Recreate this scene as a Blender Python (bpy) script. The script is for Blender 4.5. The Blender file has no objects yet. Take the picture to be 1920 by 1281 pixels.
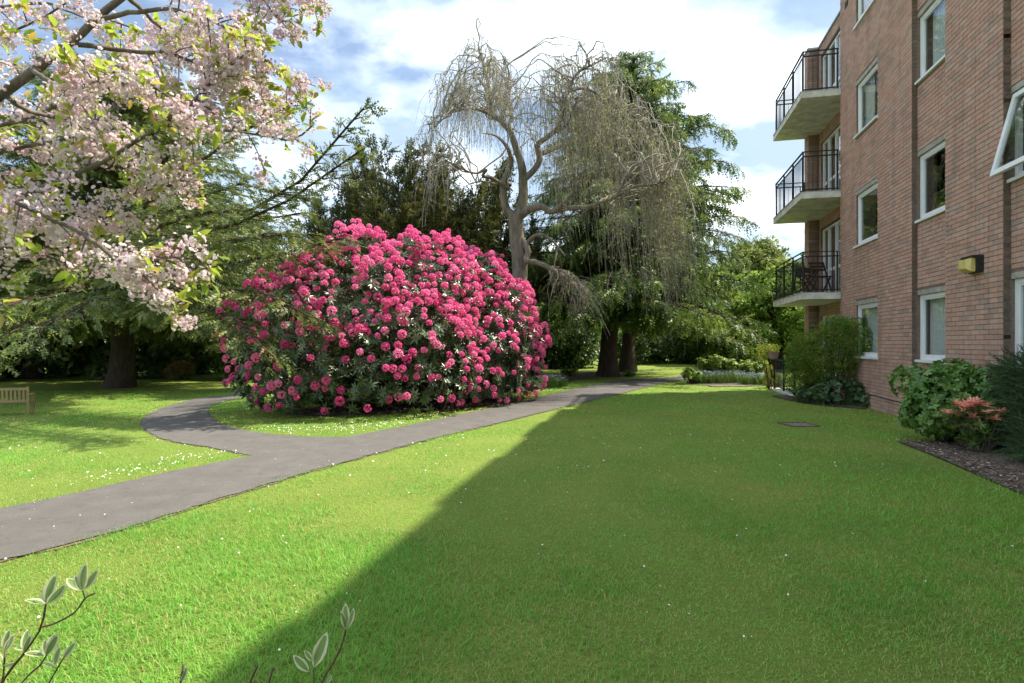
import bpy, math, random
import numpy as np
from mathutils import Vector, Matrix

random.seed(7)
rng = np.random.default_rng(11)
scene = bpy.context.scene
col = scene.collection
R = math.radians

# ---------------------------------------------------------------- camera
F, CX, HY, EYE = 1067.0, 960.0, 643.0, 1.45     # focal length and horizon in photograph pixels, eye height in metres
cam_d = bpy.data.cameras.new('camera')
cam = bpy.data.objects.new('camera', cam_d)
col.objects.link(cam)
cam.location = (0, 0, EYE)
cam.rotation_euler = (R(90), 0, 0)
cam_d.sensor_width = 36
cam_d.lens = 36 * F / 1920
cam_d.shift_y = (HY - 640.5) / 1920
cam_d.clip_start = 0.05
cam_d.clip_end = 3000
scene.camera = cam

# ---------------------------------------------------------------- sky, sun, exposure
TO_SUN = Vector((7.25, 2.12, 10.35)).normalized()
SUN_EL = math.asin(TO_SUN.z)
SUN_AZ = math.atan2(TO_SUN.x, TO_SUN.y)
world = bpy.data.worlds.new('World')
scene.world = world
world.use_nodes = True
wn, wl = world.node_tree.nodes, world.node_tree.links
wn.clear()
w_out = wn.new('ShaderNodeOutputWorld')
sky = wn.new('ShaderNodeTexSky')
sky.sky_type = 'NISHITA'
sky.sun_disc = False
sky.sun_elevation = SUN_EL
sky.sun_rotation = SUN_AZ
sky.air_density = 1.0
sky.dust_density = 0.6
bg_sky = wn.new('ShaderNodeBackground'); bg_sky.inputs[1].default_value = 0.05
wl.new(sky.outputs[0], bg_sky.inputs[0])
geo = wn.new('ShaderNodeTexCoord')
sep = wn.new('ShaderNodeSeparateXYZ'); wl.new(geo.outputs['Generated'], sep.inputs[0])
def wmath(op, a, b=None):
    n = wn.new('ShaderNodeMath'); n.operation = op
    for i, v in enumerate((a, b)):
        if v is None: continue
        if isinstance(v, (int, float)): n.inputs[i].default_value = v
        else: wl.new(v, n.inputs[i])
    return n.outputs[0]
zz = wmath('ADD', wmath('MAXIMUM', sep.outputs[2], 0.0), 0.22)
comb = wn.new('ShaderNodeCombineXYZ')
wl.new(wmath('DIVIDE', sep.outputs[0], zz), comb.inputs[0])
wl.new(wmath('DIVIDE', sep.outputs[1], zz), comb.inputs[1])
CLOUD_OFF = (27.4, 14.6, 45.7)
mp = wn.new('ShaderNodeMapping'); wl.new(comb.outputs[0], mp.inputs[0]); mp.inputs['Location'].default_value = CLOUD_OFF
n1 = wn.new('ShaderNodeTexNoise'); wl.new(mp.outputs[0], n1.inputs['Vector'])
n1.inputs['Scale'].default_value = 1.05; n1.inputs['Detail'].default_value = 9; n1.inputs['Roughness'].default_value = 0.56
n1.inputs['Distortion'].default_value = 0.35
r1 = wn.new('ShaderNodeValToRGB'); wl.new(n1.outputs['Fac'], r1.inputs[0])
r1.color_ramp.elements[0].position = 0.40; r1.color_ramp.elements[0].color = (0.10, 0.10, 0.10, 1)
r1.color_ramp.elements[1].position = 0.53; r1.color_ramp.elements[1].color = (1, 1, 1, 1)
n2 = wn.new('ShaderNodeTexNoise'); wl.new(mp.outputs[0], n2.inputs['Vector'])
n2.inputs['Scale'].default_value = 2.3; n2.inputs['Detail'].default_value = 6
r2 = wn.new('ShaderNodeValToRGB'); wl.new(n2.outputs['Fac'], r2.inputs[0])
r2.color_ramp.elements[0].position = 0.43; r2.color_ramp.elements[0].color = (0.21, 0.27, 0.335, 1)
r2.color_ramp.elements[1].position = 0.74; r2.color_ramp.elements[1].color = (0.91, 0.96, 1.0, 1)
bg_cl = wn.new('ShaderNodeBackground'); wl.new(r2.outputs[0], bg_cl.inputs[0]); bg_cl.inputs[1].default_value = 0.82
wmix = wn.new('ShaderNodeMixShader')
wl.new(r1.outputs[0], wmix.inputs[0]); wl.new(bg_sky.outputs[0], wmix.inputs[1]); wl.new(bg_cl.outputs[0], wmix.inputs[2])
wl.new(wmix.outputs[0], w_out.inputs[0])

sun_d = bpy.data.lights.new('sun', 'SUN')
sun = bpy.data.objects.new('sun', sun_d); col.objects.link(sun)
sun_d.energy = 2.6
sun_d.angle = R(0.6)
sun_d.color = (1.0, 0.91, 0.76)
sun.rotation_euler = (-TO_SUN).to_track_quat('-Z', 'Y').to_euler()
sun.location = (30, 10, 40)

vs = scene.view_settings
vs.view_transform = 'Standard'
vs.look = 'None'
vs.gamma = 1
vs.exposure = 2.0
scene.cycles.max_bounces = 7
scene.cycles.diffuse_bounces = 3
scene.cycles.transparent_max_bounces = 6

# ---------------------------------------------------------------- helpers
def srgb(r, g, b):
    f = lambda c: (c / 255 / 12.92) if c / 255 <= 0.04045 else ((c / 255 + 0.055) / 1.055) ** 2.4
    return (f(r), f(g), f(b))

def sstep(a, b, x):
    t = np.clip((x - a) / (b - a), 0, 1)
    return t * t * (3 - 2 * t)

def ground_z(x, y):
    """lawn height: falls gently to the left, rises a little far to the right"""
    x = np.asarray(x, float); y = np.asarray(y, float)
    return -0.42 * sstep(-4.0, -13.0, x) * sstep(5.0, 11.0, y) + 0.25 * sstep(24, 40, y) * sstep(0, 10, x)

def on_ground(px, py):
    """the point of the lawn that the photograph shows at this pixel"""
    y = 10.0
    for _ in range(60):
        x = (px - CX) / F * y
        y = 0.5 * y + 0.5 * (EYE - float(ground_z(x, y))) * F / max(py - HY, 1.0)
    return (px - CX) / F * y, y

def at(px, py, y):
    return np.array([(px - CX) / F * y, y, EYE + (HY - py) / F * y])

def tag(o, label=None, cat=None, group=None, kind=None):
    if label: o['label'] = label
    if cat: o['category'] = cat
    if group: o['group'] = group
    if kind: o['kind'] = kind
    return o

def empty(name, loc, label=None, cat=None, group=None, rz=0.0):
    o = bpy.data.objects.new(name, None)
    col.objects.link(o)
    o.location = loc
    o.rotation_euler = (0, 0, rz)
    o.empty_display_size = 0.2
    return tag(o, label, cat, group)

def link(name, me, mats, parent=None, world_space=True, smooth=False):
    o = bpy.data.objects.new(name, me)
    col.objects.link(o)
    for m in (mats if isinstance(mats, (list, tuple)) else [mats]):
        if len(me.materials) < (len(mats) if isinstance(mats, (list, tuple)) else 1): me.materials.append(m)
    if parent is not None:
        o.parent = parent
        if world_space:                      # geometry given in world coordinates
            p = parent
            M = Matrix.Identity(4)
            while p is not None:
                M = (Matrix.Translation(p.location) @ p.rotation_euler.to_matrix().to_4x4()) @ M
                p = p.parent
            o.matrix_parent_inverse = Matrix.Identity(4)
            o.matrix_local = M.inverted()
    if smooth:
        me.polygons.foreach_set('use_smooth', np.ones(len(me.polygons), bool))
    return o

class MB:
    """collects shapes; build() links them as one mesh object"""
    def __init__(s): s.v = []; s.f = []; s.m = []
    def add(s, vs_, fs, mat=0):
        b = len(s.v)
        s.v.extend([tuple(map(float, p)) for p in vs_])
        for f in fs: s.f.append([b + i for i in f]); s.m.append(mat)
    def box(s, x0, x1, y0, y1, z0, z1, mat=0, M=None):
        P = [(x, y, z) for z in (z0, z1) for y in (y0, y1) for x in (x0, x1)]
        if M is not None: P = [M @ Vector(p) for p in P]
        s.add(P, [(0, 2, 3, 1), (4, 5, 7, 6), (0, 1, 5, 4), (2, 6, 7, 3), (0, 4, 6, 2), (1, 3, 7, 5)], mat)
    def bar(s, a, b, w, h=None, mat=0):
        h = h or w
        a, b = Vector(a), Vector(b); d = (b - a).normalized()
        up = Vector((0, 0, 1)) if abs(d.z) < 0.95 else Vector((0, 1, 0))
        x = d.cross(up).normalized(); y = x.cross(d)
        P = []
        for p in (a, b):
            for sx, sy in ((-1, -1), (1, -1), (1, 1), (-1, 1)): P.append(p + x * sx * w / 2 + y * sy * h / 2)
        s.add(P, [(0, 3, 2, 1), (4, 5, 6, 7), (0, 1, 5, 4), (1, 2, 6, 5), (2, 3, 7, 6), (3, 0, 4, 7)], mat)
    def tube(s, pts, rad, sides=6, mat=0, cap=True):
        v, f = tube_geo(np.asarray(pts, float), np.asarray(rad, float), sides)
        s.add(v, f, mat)
        if cap:
            n = len(pts); b = len(s.v) - len(v)
            s.f.append([b + i for i in range(sides)][::-1]); s.m.append(mat)
            s.f.append([b + (n - 1) * sides + i for i in range(sides)]); s.m.append(mat)
    def mesh(s, name):
        me = bpy.data.meshes.new(name)
        me.from_pydata(s.v, [], s.f)
        if any(s.m): me.polygons.foreach_set('material_index', s.m)
        me.update()
        return me
    def build(s, name, mats, parent=None, world_space=True, smooth=False):
        return link(name, s.mesh(name), mats, parent, world_space, smooth)

def tube_geo(P, r, sides):
    n = len(P)
    T = np.gradient(P, axis=0)
    T /= np.linalg.norm(T, axis=1, keepdims=True) + 1e-9
    ref = np.array([0.31, 0.17, 0.93]) if abs(T[0, 2]) < 0.9 else np.array([0.9, 0.4, 0.1])
    U = np.cross(T, ref); U /= np.linalg.norm(U, axis=1, keepdims=True) + 1e-9
    V = np.cross(T, U)
    a = np.arange(sides) * 2 * math.pi / sides
    ring = U[:, None, :] * np.cos(a)[None, :, None] + V[:, None, :] * np.sin(a)[None, :, None]
    v = P[:, None, :] + ring * r[:, None, None]
    f = []
    for i in range(n - 1):
        for k in range(sides):
            k2 = (k + 1) % sides
            f.append((i * sides + k, i * sides + k2, (i + 1) * sides + k2, (i + 1) * sides + k))
    return v.reshape(-1, 3), f

def raw_mesh(name, V, loops, totals, tint=None, mat_idx=None):
    me = bpy.data.meshes.new(name)
    V = np.ascontiguousarray(V, np.float32)
    me.vertices.add(len(V)); me.vertices.foreach_set('co', V.ravel())
    me.loops.add(len(loops)); me.loops.foreach_set('vertex_index', np.ascontiguousarray(loops, np.int32))
    me.polygons.add(len(totals))
    st = np.concatenate([[0], np.cumsum(totals)[:-1]]).astype(np.int32)
    me.polygons.foreach_set('loop_start', st)
    if mat_idx is not None: me.polygons.foreach_set('material_index', np.ascontiguousarray(mat_idx, np.int32))
    me.update(calc_edges=True)
    if tint is not None:
        at_ = me.attributes.new('tint', 'FLOAT', 'POINT')
        at_.data.foreach_set('value', np.ascontiguousarray(tint, np.float32))
    return me

def many_tubes(paths, sides=4):
    """[(points, radii)] -> vertices, loops, totals (all quads)"""
    Vs, Ls, b = [], [], 0
    for P, r in paths:
        P = np.asarray(P, float); n = len(P)
        T = np.gradient(P, axis=0); T /= np.linalg.norm(T, axis=1, keepdims=True) + 1e-9
        ref = np.array([0.31, 0.17, 0.93]) if abs(T[0, 2]) < 0.85 else np.array([0.9, 0.4, 0.1])
        U = np.cross(T, ref); U /= np.linalg.norm(U, axis=1, keepdims=True) + 1e-9
        W = np.cross(T, U)
        a = np.arange(sides) * 2 * math.pi / sides
        v = P[:, None, :] + (U[:, None, :] * np.cos(a)[None, :, None] + W[:, None, :] * np.sin(a)[None, :, None]) * np.asarray(r)[:, None, None]
        Vs.append(v.reshape(-1, 3))
        i = np.arange(n - 1)[:, None] * sides; k = np.arange(sides)[None, :]; k2 = (k + 1) % sides
        q = np.stack([i + k, i + k2, i + sides + k2, i + sides + k], -1).reshape(-1) + b
        Ls.append(q); b += n * sides
    V = np.concatenate(Vs); L = np.concatenate(Ls)
    return V, L, np.full(len(L) // 4, 4)

def tubes_obj(name, paths, mat, parent=None, sides=5):
    V, L, T = many_tubes(paths, sides)
    o_ = link(name, raw_mesh(name, V, L, T), mat, parent, True, True)
    if name != 'trunk': o_['kind'] = 'stuff'
    return o_

class Tmpl:
    """a small leaf, spray or flower shape that gets scattered"""
    def __init__(s, v, f, m=None):
        s.v = np.array(v, float)
        s.loops = np.concatenate([np.array(q) for q in f]); s.tot = np.array([len(q) for q in f])
        s.m = np.array(m) if m is not None else None

def scatter(tm, P, M, tint=None):
    """N copies of a template: P (N,3), M (N,3,3) -> arrays"""
    N = len(P); k = len(tm.v)
    V = np.einsum('nij,kj->nki', M, tm.v) + P[:, None, :]
    L = (tm.loops[None, :] + (np.arange(N) * k)[:, None]).ravel()
    T = np.tile(tm.tot, N)
    t = np.repeat(rng.random(N) if tint is None else tint, k)
    mi = np.tile(tm.m, N) if tm.m is not None else np.zeros(len(T), int)
    return V.reshape(-1, 3), L, T, t, mi

def join(arrs):
    Vs, Ls, Ts, ts, ms, b = [], [], [], [], [], 0
    for V, L, T, t, m in arrs:
        Vs.append(V); Ls.append(L + b); Ts.append(T); ts.append(t); ms.append(m); b += len(V)
    return [np.concatenate(a) for a in (Vs, Ls, Ts, ts, ms)]

def scatter_obj(name, arrs, mats, parent=None, kind='stuff'):
    V, L, T, t, m = join(arrs)
    o = link(name, raw_mesh(name, V, L, T, t, m), mats, parent)
    if kind: o['kind'] = kind
    return o

def frames(D, scale, roll=None, up=None):
    """matrices whose x axis runs along D, z axis as near to up as it can, rolled"""
    D = D / (np.linalg.norm(D, axis=1, keepdims=True) + 1e-9)
    N = len(D)
    up = np.tile([0.0, 0.0, 1.0], (N, 1)) if up is None else up
    Y = np.cross(up, D); l = np.linalg.norm(Y, axis=1, keepdims=True)
    Y = np.where(l > 1e-3, Y / (l + 1e-9), np.array([0.0, 1.0, 0.0]))
    Z = np.cross(D, Y)
    if roll is not None:
        c, s_ = np.cos(roll)[:, None], np.sin(roll)[:, None]
        Y, Z = Y * c + Z * s_, Z * c - Y * s_
    M = np.stack([D, Y, Z], -1)
    return M * np.asarray(scale).reshape(-1, 1, 1)

def rand_dirs(n):
    d = rng.normal(size=(n, 3))
    return d / np.linalg.norm(d, axis=1, keepdims=True)

def inside(poly, x, y):
    poly = np.asarray(poly); r = np.zeros(len(x), bool); j = len(poly) - 1
    for i in range(len(poly)):
        xi, yi = poly[i]; xj, yj = poly[j]
        c = ((yi > y) != (yj > y)) & (x < (xj - xi) * (y - yi) / (yj - yi + 1e-12) + xi)
        r ^= c; j = i
    return r

def resample(P, n):
    P = np.asarray(P, float)
    d = np.concatenate([[0], np.cumsum(np.linalg.norm(np.diff(P, axis=0), axis=1))])
    # Catmull-Rom through the points, then even spacing
    out = []
    for i in range(len(P) - 1):
        p0, p1, p2, p3 = P[max(i - 1, 0)], P[i], P[i + 1], P[min(i + 2, len(P) - 1)]
        for t in np.linspace(0, 1, 12, endpoint=False):
            out.append(0.5 * (2 * p1 + (p2 - p0) * t + (2 * p0 - 5 * p1 + 4 * p2 - p3) * t * t + (3 * p1 - p0 - 3 * p2 + p3) * t ** 3))
    out.append(P[-1]); out = np.array(out)
    d = np.concatenate([[0], np.cumsum(np.linalg.norm(np.diff(out, axis=0), axis=1))])
    s = np.linspace(0, d[-1], n)
    return np.stack([np.interp(s, d, out[:, k]) for k in range(P.shape[1])], -1)

# ---------------------------------------------------------------- materials
def new_mat(name):
    m = bpy.data.materials.new(name); m.use_nodes = True
    nt = m.node_tree
    return m, nt.nodes, nt.links, nt.nodes['Principled BSDF']

def noise(nodes, links, scale, detail=4, rough=0.55, vec=None, dist=0.0):
    n = nodes.new('ShaderNodeTexNoise')
    n.inputs['Scale'].default_value = scale; n.inputs['Detail'].default_value = detail; n.inputs['Roughness'].default_value = rough
    n.inputs['Distortion'].default_value = dist
    if vec is None:
        g = nodes.new('ShaderNodeNewGeometry'); vec = g.outputs['Position']
    links.new(vec, n.inputs['Vector'])
    return n.outputs['Fac']

def ramp(nodes, links, fac, stops):
    r = nodes.new('ShaderNodeValToRGB'); links.new(fac, r.inputs[0])
    e = r.color_ramp.elements
    while len(e) < len(stops): e.new(0.5)
    for i, (p, c) in enumerate(stops):
        e[i].position = p; e[i].color = (*c, 1)
    return r.outputs[0]

def mixc(nodes, links, fac, a, b, mode='MIX'):
    n = nodes.new('ShaderNodeMix'); n.data_type = 'RGBA'; n.blend_type = mode
    for sock, v in ((n.inputs[0], fac), (n.inputs[6], a), (n.inputs[7], b)):
        if isinstance(v, (int, float)): sock.default_value = v
        elif isinstance(v, tuple): sock.default_value = (*v, 1)
        else: links.new(v, sock)
    return n.outputs[2]

def bump(nodes, links, bsdf, h, strength=0.3, dist=0.01):
    b = nodes.new('ShaderNodeBump'); b.inputs['Strength'].default_value = strength; b.inputs['Distance'].default_value = dist
    links.new(h, b.inputs['Height']); links.new(b.outputs[0], bsdf.inputs['Normal'])

def simple(name, c, rough=0.6, var=0.15, scale=20, metal=0.0, spec=0.4, bmp=0.0):
    m, N, L, b = new_mat(name)
    f = noise(N, L, scale)
    lo = tuple(x * (1 - var) for x in c); hi = tuple(min(1, x * (1 + var)) for x in c)
    L.new(ramp(N, L, f, [(0.3, lo), (0.7, hi)]), b.inputs['Base Color'])
    b.inputs['Roughness'].default_value = rough; b.inputs['Metallic'].default_value = metal
    b.inputs['Specular IOR Level'].default_value = spec
    if bmp: bump(N, L, b, noise(N, L, scale * 3), bmp, 0.01)
    return m

def leafy(name, stops, transl=0.3, rough=0.5, spec=0.3, tcol=None):
    """foliage: colour varies from piece to piece, light passes through"""
    m, N, L, b = new_mat(name)
    a = N.new('ShaderNodeAttribute'); a.attribute_name = 'tint'
    oi = N.new('ShaderNodeObjectInfo')
    ad = N.new('ShaderNodeMath'); ad.operation = 'ADD'; L.new(a.outputs['Fac'], ad.inputs[0]); L.new(oi.outputs['Random'], ad.inputs[1])
    fr = N.new('ShaderNodeMath'); fr.operation = 'FRACT'; L.new(ad.outputs[0], fr.inputs[0])
    c = ramp(N, L, fr.outputs[0], stops)
    L.new(c, b.inputs['Base Color'])
    b.inputs['Roughness'].default_value = rough; b.inputs['Specular IOR Level'].default_value = spec
    t = N.new('ShaderNodeBsdfTranslucent')
    if tcol: t.inputs[0].default_value = (*tcol, 1)
    else:
        br = N.new('ShaderNodeHueSaturation'); br.inputs['Value'].default_value = 1.5; br.inputs['Hue'].default_value = 0.49
        L.new(c, br.inputs['Color']); L.new(br.outputs[0], t.inputs[0])
    mx = N.new('ShaderNodeMixShader'); mx.inputs[0].default_value = transl
    L.new(b.outputs[0], mx.inputs[1]); L.new(t.outputs[0], mx.inputs[2])
    L.new(mx.outputs[0], N['Material Output'].inputs[0])
    return m

def bark(name, c1, c2, scale=9):
    m, N, L, b = new_mat(name)
    g = N.new('ShaderNodeNewGeometry'); mp_ = N.new('ShaderNodeMapping'); mp_.inputs['Scale'].default_value = (1, 1, 0.3)
    L.new(g.outputs['Position'], mp_.inputs[0])
    f = noise(N, L, scale, 7, 0.65, mp_.outputs[0])
    L.new(ramp(N, L, f, [(0.3, c1), (0.68, c2)]), b.inputs['Base Color'])
    b.inputs['Roughness'].default_value = 0.9; b.inputs['Specular IOR Level'].default_value = 0.15
    bump(N, L, b, noise(N, L, scale * 2.5, 6, 0.7, mp_.outputs[0]), 0.7, 0.03)
    return m
# ================================================================ THE SETTING
# ---------------------------------------------------------------- lawn
m_lawn, N, L, b = new_mat('lawn')
f1 = noise(N, L, 0.55, 5, 0.6); f2 = noise(N, L, 26, 5, 0.75)
base = ramp(N, L, f1, [(0.35, (0.13, 0.20, 0.04)), (0.55, (0.20, 0.255, 0.055)), (0.75, (0.28, 0.27, 0.085))])
L.new(mixc(N, L, 0.45, base, ramp(N, L, f2, [(0.3, (0.075, 0.135, 0.018)), (0.7, (0.24, 0.30, 0.06))])), b.inputs['Base Color'])
b.inputs['Roughness'].default_value = 0.9; b.inputs['Specular IOR Level'].default_value = 0.1
bump(N, L, b, noise(N, L, 60, 4, 0.7), 0.8, 0.03)
xs = np.concatenate([[-900, -400, -200, -120, -80, -60], np.arange(-50, -20, 3), np.arange(-20, 14, 0.5), np.arange(14, 50, 3), [60, 80, 120, 200, 400, 900]])
ys = np.concatenate([[-300, -100, -40, -20, -10, -5], np.arange(-2, 24, 0.5), np.arange(24, 60, 2), [70, 90, 130, 200, 400, 1500]])
gx, gy = np.meshgrid(xs, ys)
V = np.stack([gx, gy, ground_z(gx, gy)], -1).reshape(-1, 3)
nx = len(xs)
i, j = np.meshgrid(np.arange(nx - 1), np.arange(len(ys) - 1))
q = (j * nx + i).ravel()
Lp = np.stack([q, q + 1, q + 1 + nx, q + nx], -1).ravel()
lawn = link('lawn', raw_mesh('lawn', V, Lp, np.full(len(Lp) // 4, 4)), m_lawn, None, True, True)
tag(lawn, 'wide mown green lawn around the path and in the shade of the brick building', None, None, 'structure')

# ---------------------------------------------------------------- asphalt path, with its side branch round the rhododendron island
m_path, N, L, b = new_mat('asphalt')
fa = noise(N, L, 3.0, 4, 0.6); fb = noise(N, L, 140, 3, 0.8)
c = mixc(N, L, 0.5, ramp(N, L, fa, [(0.35, (0.072, 0.068, 0.065)), (0.7, (0.125, 0.118, 0.112))]), ramp(N, L, fb, [(0.3, (0.025, 0.024, 0.022)), (0.72, (0.25, 0.238, 0.224))]))
c = mixc(N, L, ramp(N, L, noise(N, L, 1.1, 6, .7, None, .6), [(.50, (0, 0, 0)), (.68, (.55, .55, .55))]), c, (0.125, 0.116, 0.106))
c = mixc(N, L, ramp(N, L, noise(N, L, 7, 5, .7), [(.55, (0, 0, 0)), (.72, (.5, .5, .5))]), c, (0.05, 0.048, 0.046))
L.new(c, b.inputs['Base Color']); b.inputs['Roughness'].default_value = 0.85; b.inputs['Specular IOR Level'].default_value = 0.25
bump(N, L, b, fb, 0.5, 0.006)
m_edge = simple('soil_edge', (0.13, 0.105, 0.065), 0.95, 0.5, 18, bmp=0.6)

def gp(pts): return np.array([on_ground(*p) for p in pts])
low_px = [(-150, 1092), (0, 1053), (200, 1003), (400, 940), (600, 880), (800, 826), (950, 790), (1040, 768), (1150, 742), (1210, 727), (1275, 713)]
top_px = [(-150, 985), (0, 957), (100, 937), (200, 915), (330, 885), (480, 856), (650, 822), (800, 792), (900, 771), (1000, 749), (1080, 730), (1170, 713.5), (1262, 708)]
path_low = np.vstack([[-5.7, 0.0], [-4.5, 1.95], gp(low_px), [8.8, 25.2], [14, 28]])
path_top = np.vstack([[-7.5, 0.6], [-6.1, 2.4], gp(top_px), [8.4, 26.6], [13.5, 29.6]])
brl_px = [(560, 872), (515, 866), (480, 857), (400, 840), (330, 829), (288, 815), (267, 796), (278, 779), (312, 763), (370, 748), (430, 741.5), (500, 735)]
brr_px = [(780, 812), (700, 818), (620, 821), (540, 818), (475, 811), (430, 801), (400, 788), (389, 772), (402, 759), (440, 749), (500, 739.5), (540, 736)]
br_left = np.vstack([gp(brl_px), [-6.2, 19.2], [-3.5, 20.2]])
br_right = np.vstack([gp(brr_px), [-5.6, 17.8], [-3.2, 18.6]])

def ladder(A, B, n, dz, widen=0.0, wob=0.0, across=6):
    A, B = resample(A, n), resample(B, n)
    d = B - A; d /= np.linalg.norm(d, axis=1, keepdims=True)
    A0, B0 = A, B
    A = A - d * (widen + wob * rng.random((n, 1))); B = B + d * (widen + wob * rng.random((n, 1)))
    t = np.linspace(0, 1, across + 1)
    G = A[:, None, :] * (1 - t)[None, :, None] + B[:, None, :] * t[None, :, None]
    V = np.concatenate([G, (ground_z(G[..., 0], G[..., 1]) + dz)[..., None]], -1).reshape(-1, 3)
    k = across + 1
    i, j = np.meshgrid(np.arange(across), np.arange(n - 1)); q = (j * k + i).ravel()
    Lp = np.stack([q, q + 1, q + 1 + k, q + k], -1).ravel()
    return raw_mesh('strip', V, Lp, np.full(len(Lp) // 4, 4)), np.vstack([A0 + d * 0.05, (B0 - d * 0.05)[::-1]])
me, path_poly = ladder(path_low, path_top, 420, 0.016, 0.0, 0.045)
o = link('path', me, m_path); tag(o, 'grey asphalt garden path crossing the lawn from lower left to the trees', None, None, 'structure')
me, branch_poly = ladder(br_left, br_right, 300, 0.012, 0.0, 0.045)
o = link('path', me, m_path); tag(o, 'side branch of the asphalt path curving round behind the pink rhododendron', None, None, 'structure')
me, p1 = ladder(path_low, path_top, 300, 0.008, 0.02, 0.05)
o = link('path_edging', me, m_edge); tag(o, 'thin strip of bare soil along both edges of the main path', None, None, 'structure')
me, p2 = ladder(br_left, br_right, 240, 0.004, 0.02, 0.06)
o = link('path_edging', me, m_edge); tag(o, 'thin strip of bare soil along the curving path branch', None, None, 'structure')

# ---------------------------------------------------------------- planting beds
m_soil, N, L, b = new_mat('bark_mulch')
v1 = N.new('ShaderNodeTexVoronoi'); v1.inputs['Scale'].default_value = 42
gg = N.new('ShaderNodeNewGeometry'); L.new(gg.outputs['Position'], v1.inputs['Vector'])
L.new(ramp(N, L, v1.outputs['Color'], [(0.2, (0.035, 0.024, 0.018)), (0.6, (0.095, 0.068, 0.052)), (0.9, (0.22, 0.18, 0.15))]), b.inputs['Base Color'])
b.inputs['Roughness'].default_value = 0.95; bump(N, L, b, v1.outputs['Distance'], 0.9, 0.02)
def bed(name, poly, label, dz=0.02):
    poly = np.asarray(poly); c = poly.mean(0)
    n = len(poly); V = [(c[0], c[1], float(ground_z(*c)) + dz + 0.05)]
    for k in (0.6, 1.0):
        for p in poly:
            x, y = c + (p - c) * k; V.append((x, y, float(ground_z(x, y)) + (dz + 0.03 if k < 1 else dz)))
    f = [(0, 1 + i, 1 + (i + 1) % n) for i in range(n)] + [(1 + i, 1 + n + i, 1 + n + (i + 1) % n, 1 + (i + 1) % n) for i in range(n)]
    mb = MB(); mb.add(V, f); o = mb.build(name, m_soil)
    tag(o, label, None, None, 'structure'); return poly
bed_right = bed('flower_bed', resample(np.vstack([gp([(1680, 829), (1740, 852), (1800, 878), (1860, 905), (1925, 932), (2060, 985)]), [5.95, 4.6], [6.6, 6.2], [7.15, 8.9], [7.2, 9.0], gp([(1760, 829), (1680, 829)])]), 60),
                'bark mulch bed with a sharp lawn edge under the hydrangea by the wall')
ang = np.linspace(0, 2 * math.pi, 40, endpoint=False)
def oval(cx, cy, a, b_, rot, n=40):
    c, s_ = math.cos(rot), math.sin(rot)
    return np.stack([cx + a * np.cos(ang) * c - b_ * np.sin(ang) * s_, cy + a * np.cos(ang) * s_ + b_ * np.sin(ang) * c], -1)
bed_rhodo = bed('flower_bed', oval(-2.4, 13.1, 2.7, 1.25, 0.62), 'dark mulch bed beneath the big pink rhododendron')
bed_cedar = bed('flower_bed', np.vstack([gp([(985, 733), (1060, 716), (1130, 707), (1180, 703.5)]), gp([(1190, 700), (1120, 697), (1040, 703), (1000, 712)])]), 'narrow soil border in front of the dark cedar trunk')
bed_far = bed('flower_bed', gp([(1283, 722), (1340, 724), (1420, 725), (1468, 722), (1465, 706), (1400, 704), (1310, 706)]), 'raised bed holding blue flowers at the end of the path')
bed_patio = bed('flower_bed', np.array([[7.15, 13.0], [6.95, 14.2], [7.0, 15.4], [7.7, 15.8], [8.6, 15.3], [8.2, 13.6], [7.75, 12.4]]), 'soil patch at the wall foot below the patio shrub')
no_grass = [path_poly, branch_poly, bed_right, bed_rhodo, bed_cedar, bed_far, bed_patio]

# ================================================================ APARTMENT BUILDING
WD = Vector((0.2238, 0.9746, 0)).normalized()
bld = empty('apartment_building', (5.03, 0, 0), 'four storey red brown brick apartment building with white windows and balconies', 'building', rz=math.atan2(WD.y, WD.x))
def bw(u, d, z):                                   # building coordinates -> world
    return np.array([5.03 + u * WD.x - d * WD.y, u * WD.y + d * WD.x, z])
TOPZ, STOREY, SILL0, WH = 10.35, 2.585, 1.105, 1.23
U_END = 18.16
m_mortar = simple('mortar', (0.20, 0.15, 0.12), 0.95, 0.25, 30)
m_brick, N, L, b = new_mat('brick')
a = N.new('ShaderNodeAttribute'); a.attribute_name = 'tint'
oi = N.new('ShaderNodeObjectInfo')
ad = N.new('ShaderNodeMath'); ad.operation = 'ADD'; L.new(a.outputs['Fac'], ad.inputs[0]); L.new(oi.outputs['Random'], ad.inputs[1])
fr = N.new('ShaderNodeMath'); fr.operation = 'FRACT'; L.new(ad.outputs[0], fr.inputs[0])
cb = ramp(N, L, fr.outputs[0], [(0.0, (0.44, 0.285, 0.215)), (0.12, (0.42, 0.32, 0.27)), (0.22, (0.53, 0.315, 0.245)), (0.55, (0.56, 0.35, 0.275)), (0.8, (0.58, 0.385, 0.31)), (1.0, (0.51, 0.365, 0.305))])
cb = mixc(N, L, 0.55, cb, ramp(N, L, noise(N, L, 38, 6, 0.7), [(0.3, (0.7, 0.7, 0.7)), (0.7, (1, 1, 1))]), 'MULTIPLY')
cb = mixc(N, L, 0.35, cb, ramp(N, L, noise(N, L, 0.9, 5, 0.6), [(0.35, (0.72, 0.72, 0.73)), (0.65, (1, 1, 1))]), 'MULTIPLY')
gw = N.new('ShaderNodeNewGeometry'); mw = N.new('ShaderNodeMapping'); mw.inputs['Scale'].default_value = (2.4, 2.4, .22); L.new(gw.outputs['Position'], mw.inputs[0])
cb = mixc(N, L, ramp(N, L, noise(N, L, 1.6, 6, .68, mw.outputs[0]), [(.50, (0, 0, 0)), (.72, (.55, .55, .55))]), cb, (0.22, 0.165, 0.125))
L.new(cb, b.inputs['Base Color']); b.inputs['Roughness'].default_value = 0.9; b.inputs['Specular IOR Level'].default_value = 0.2
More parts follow.
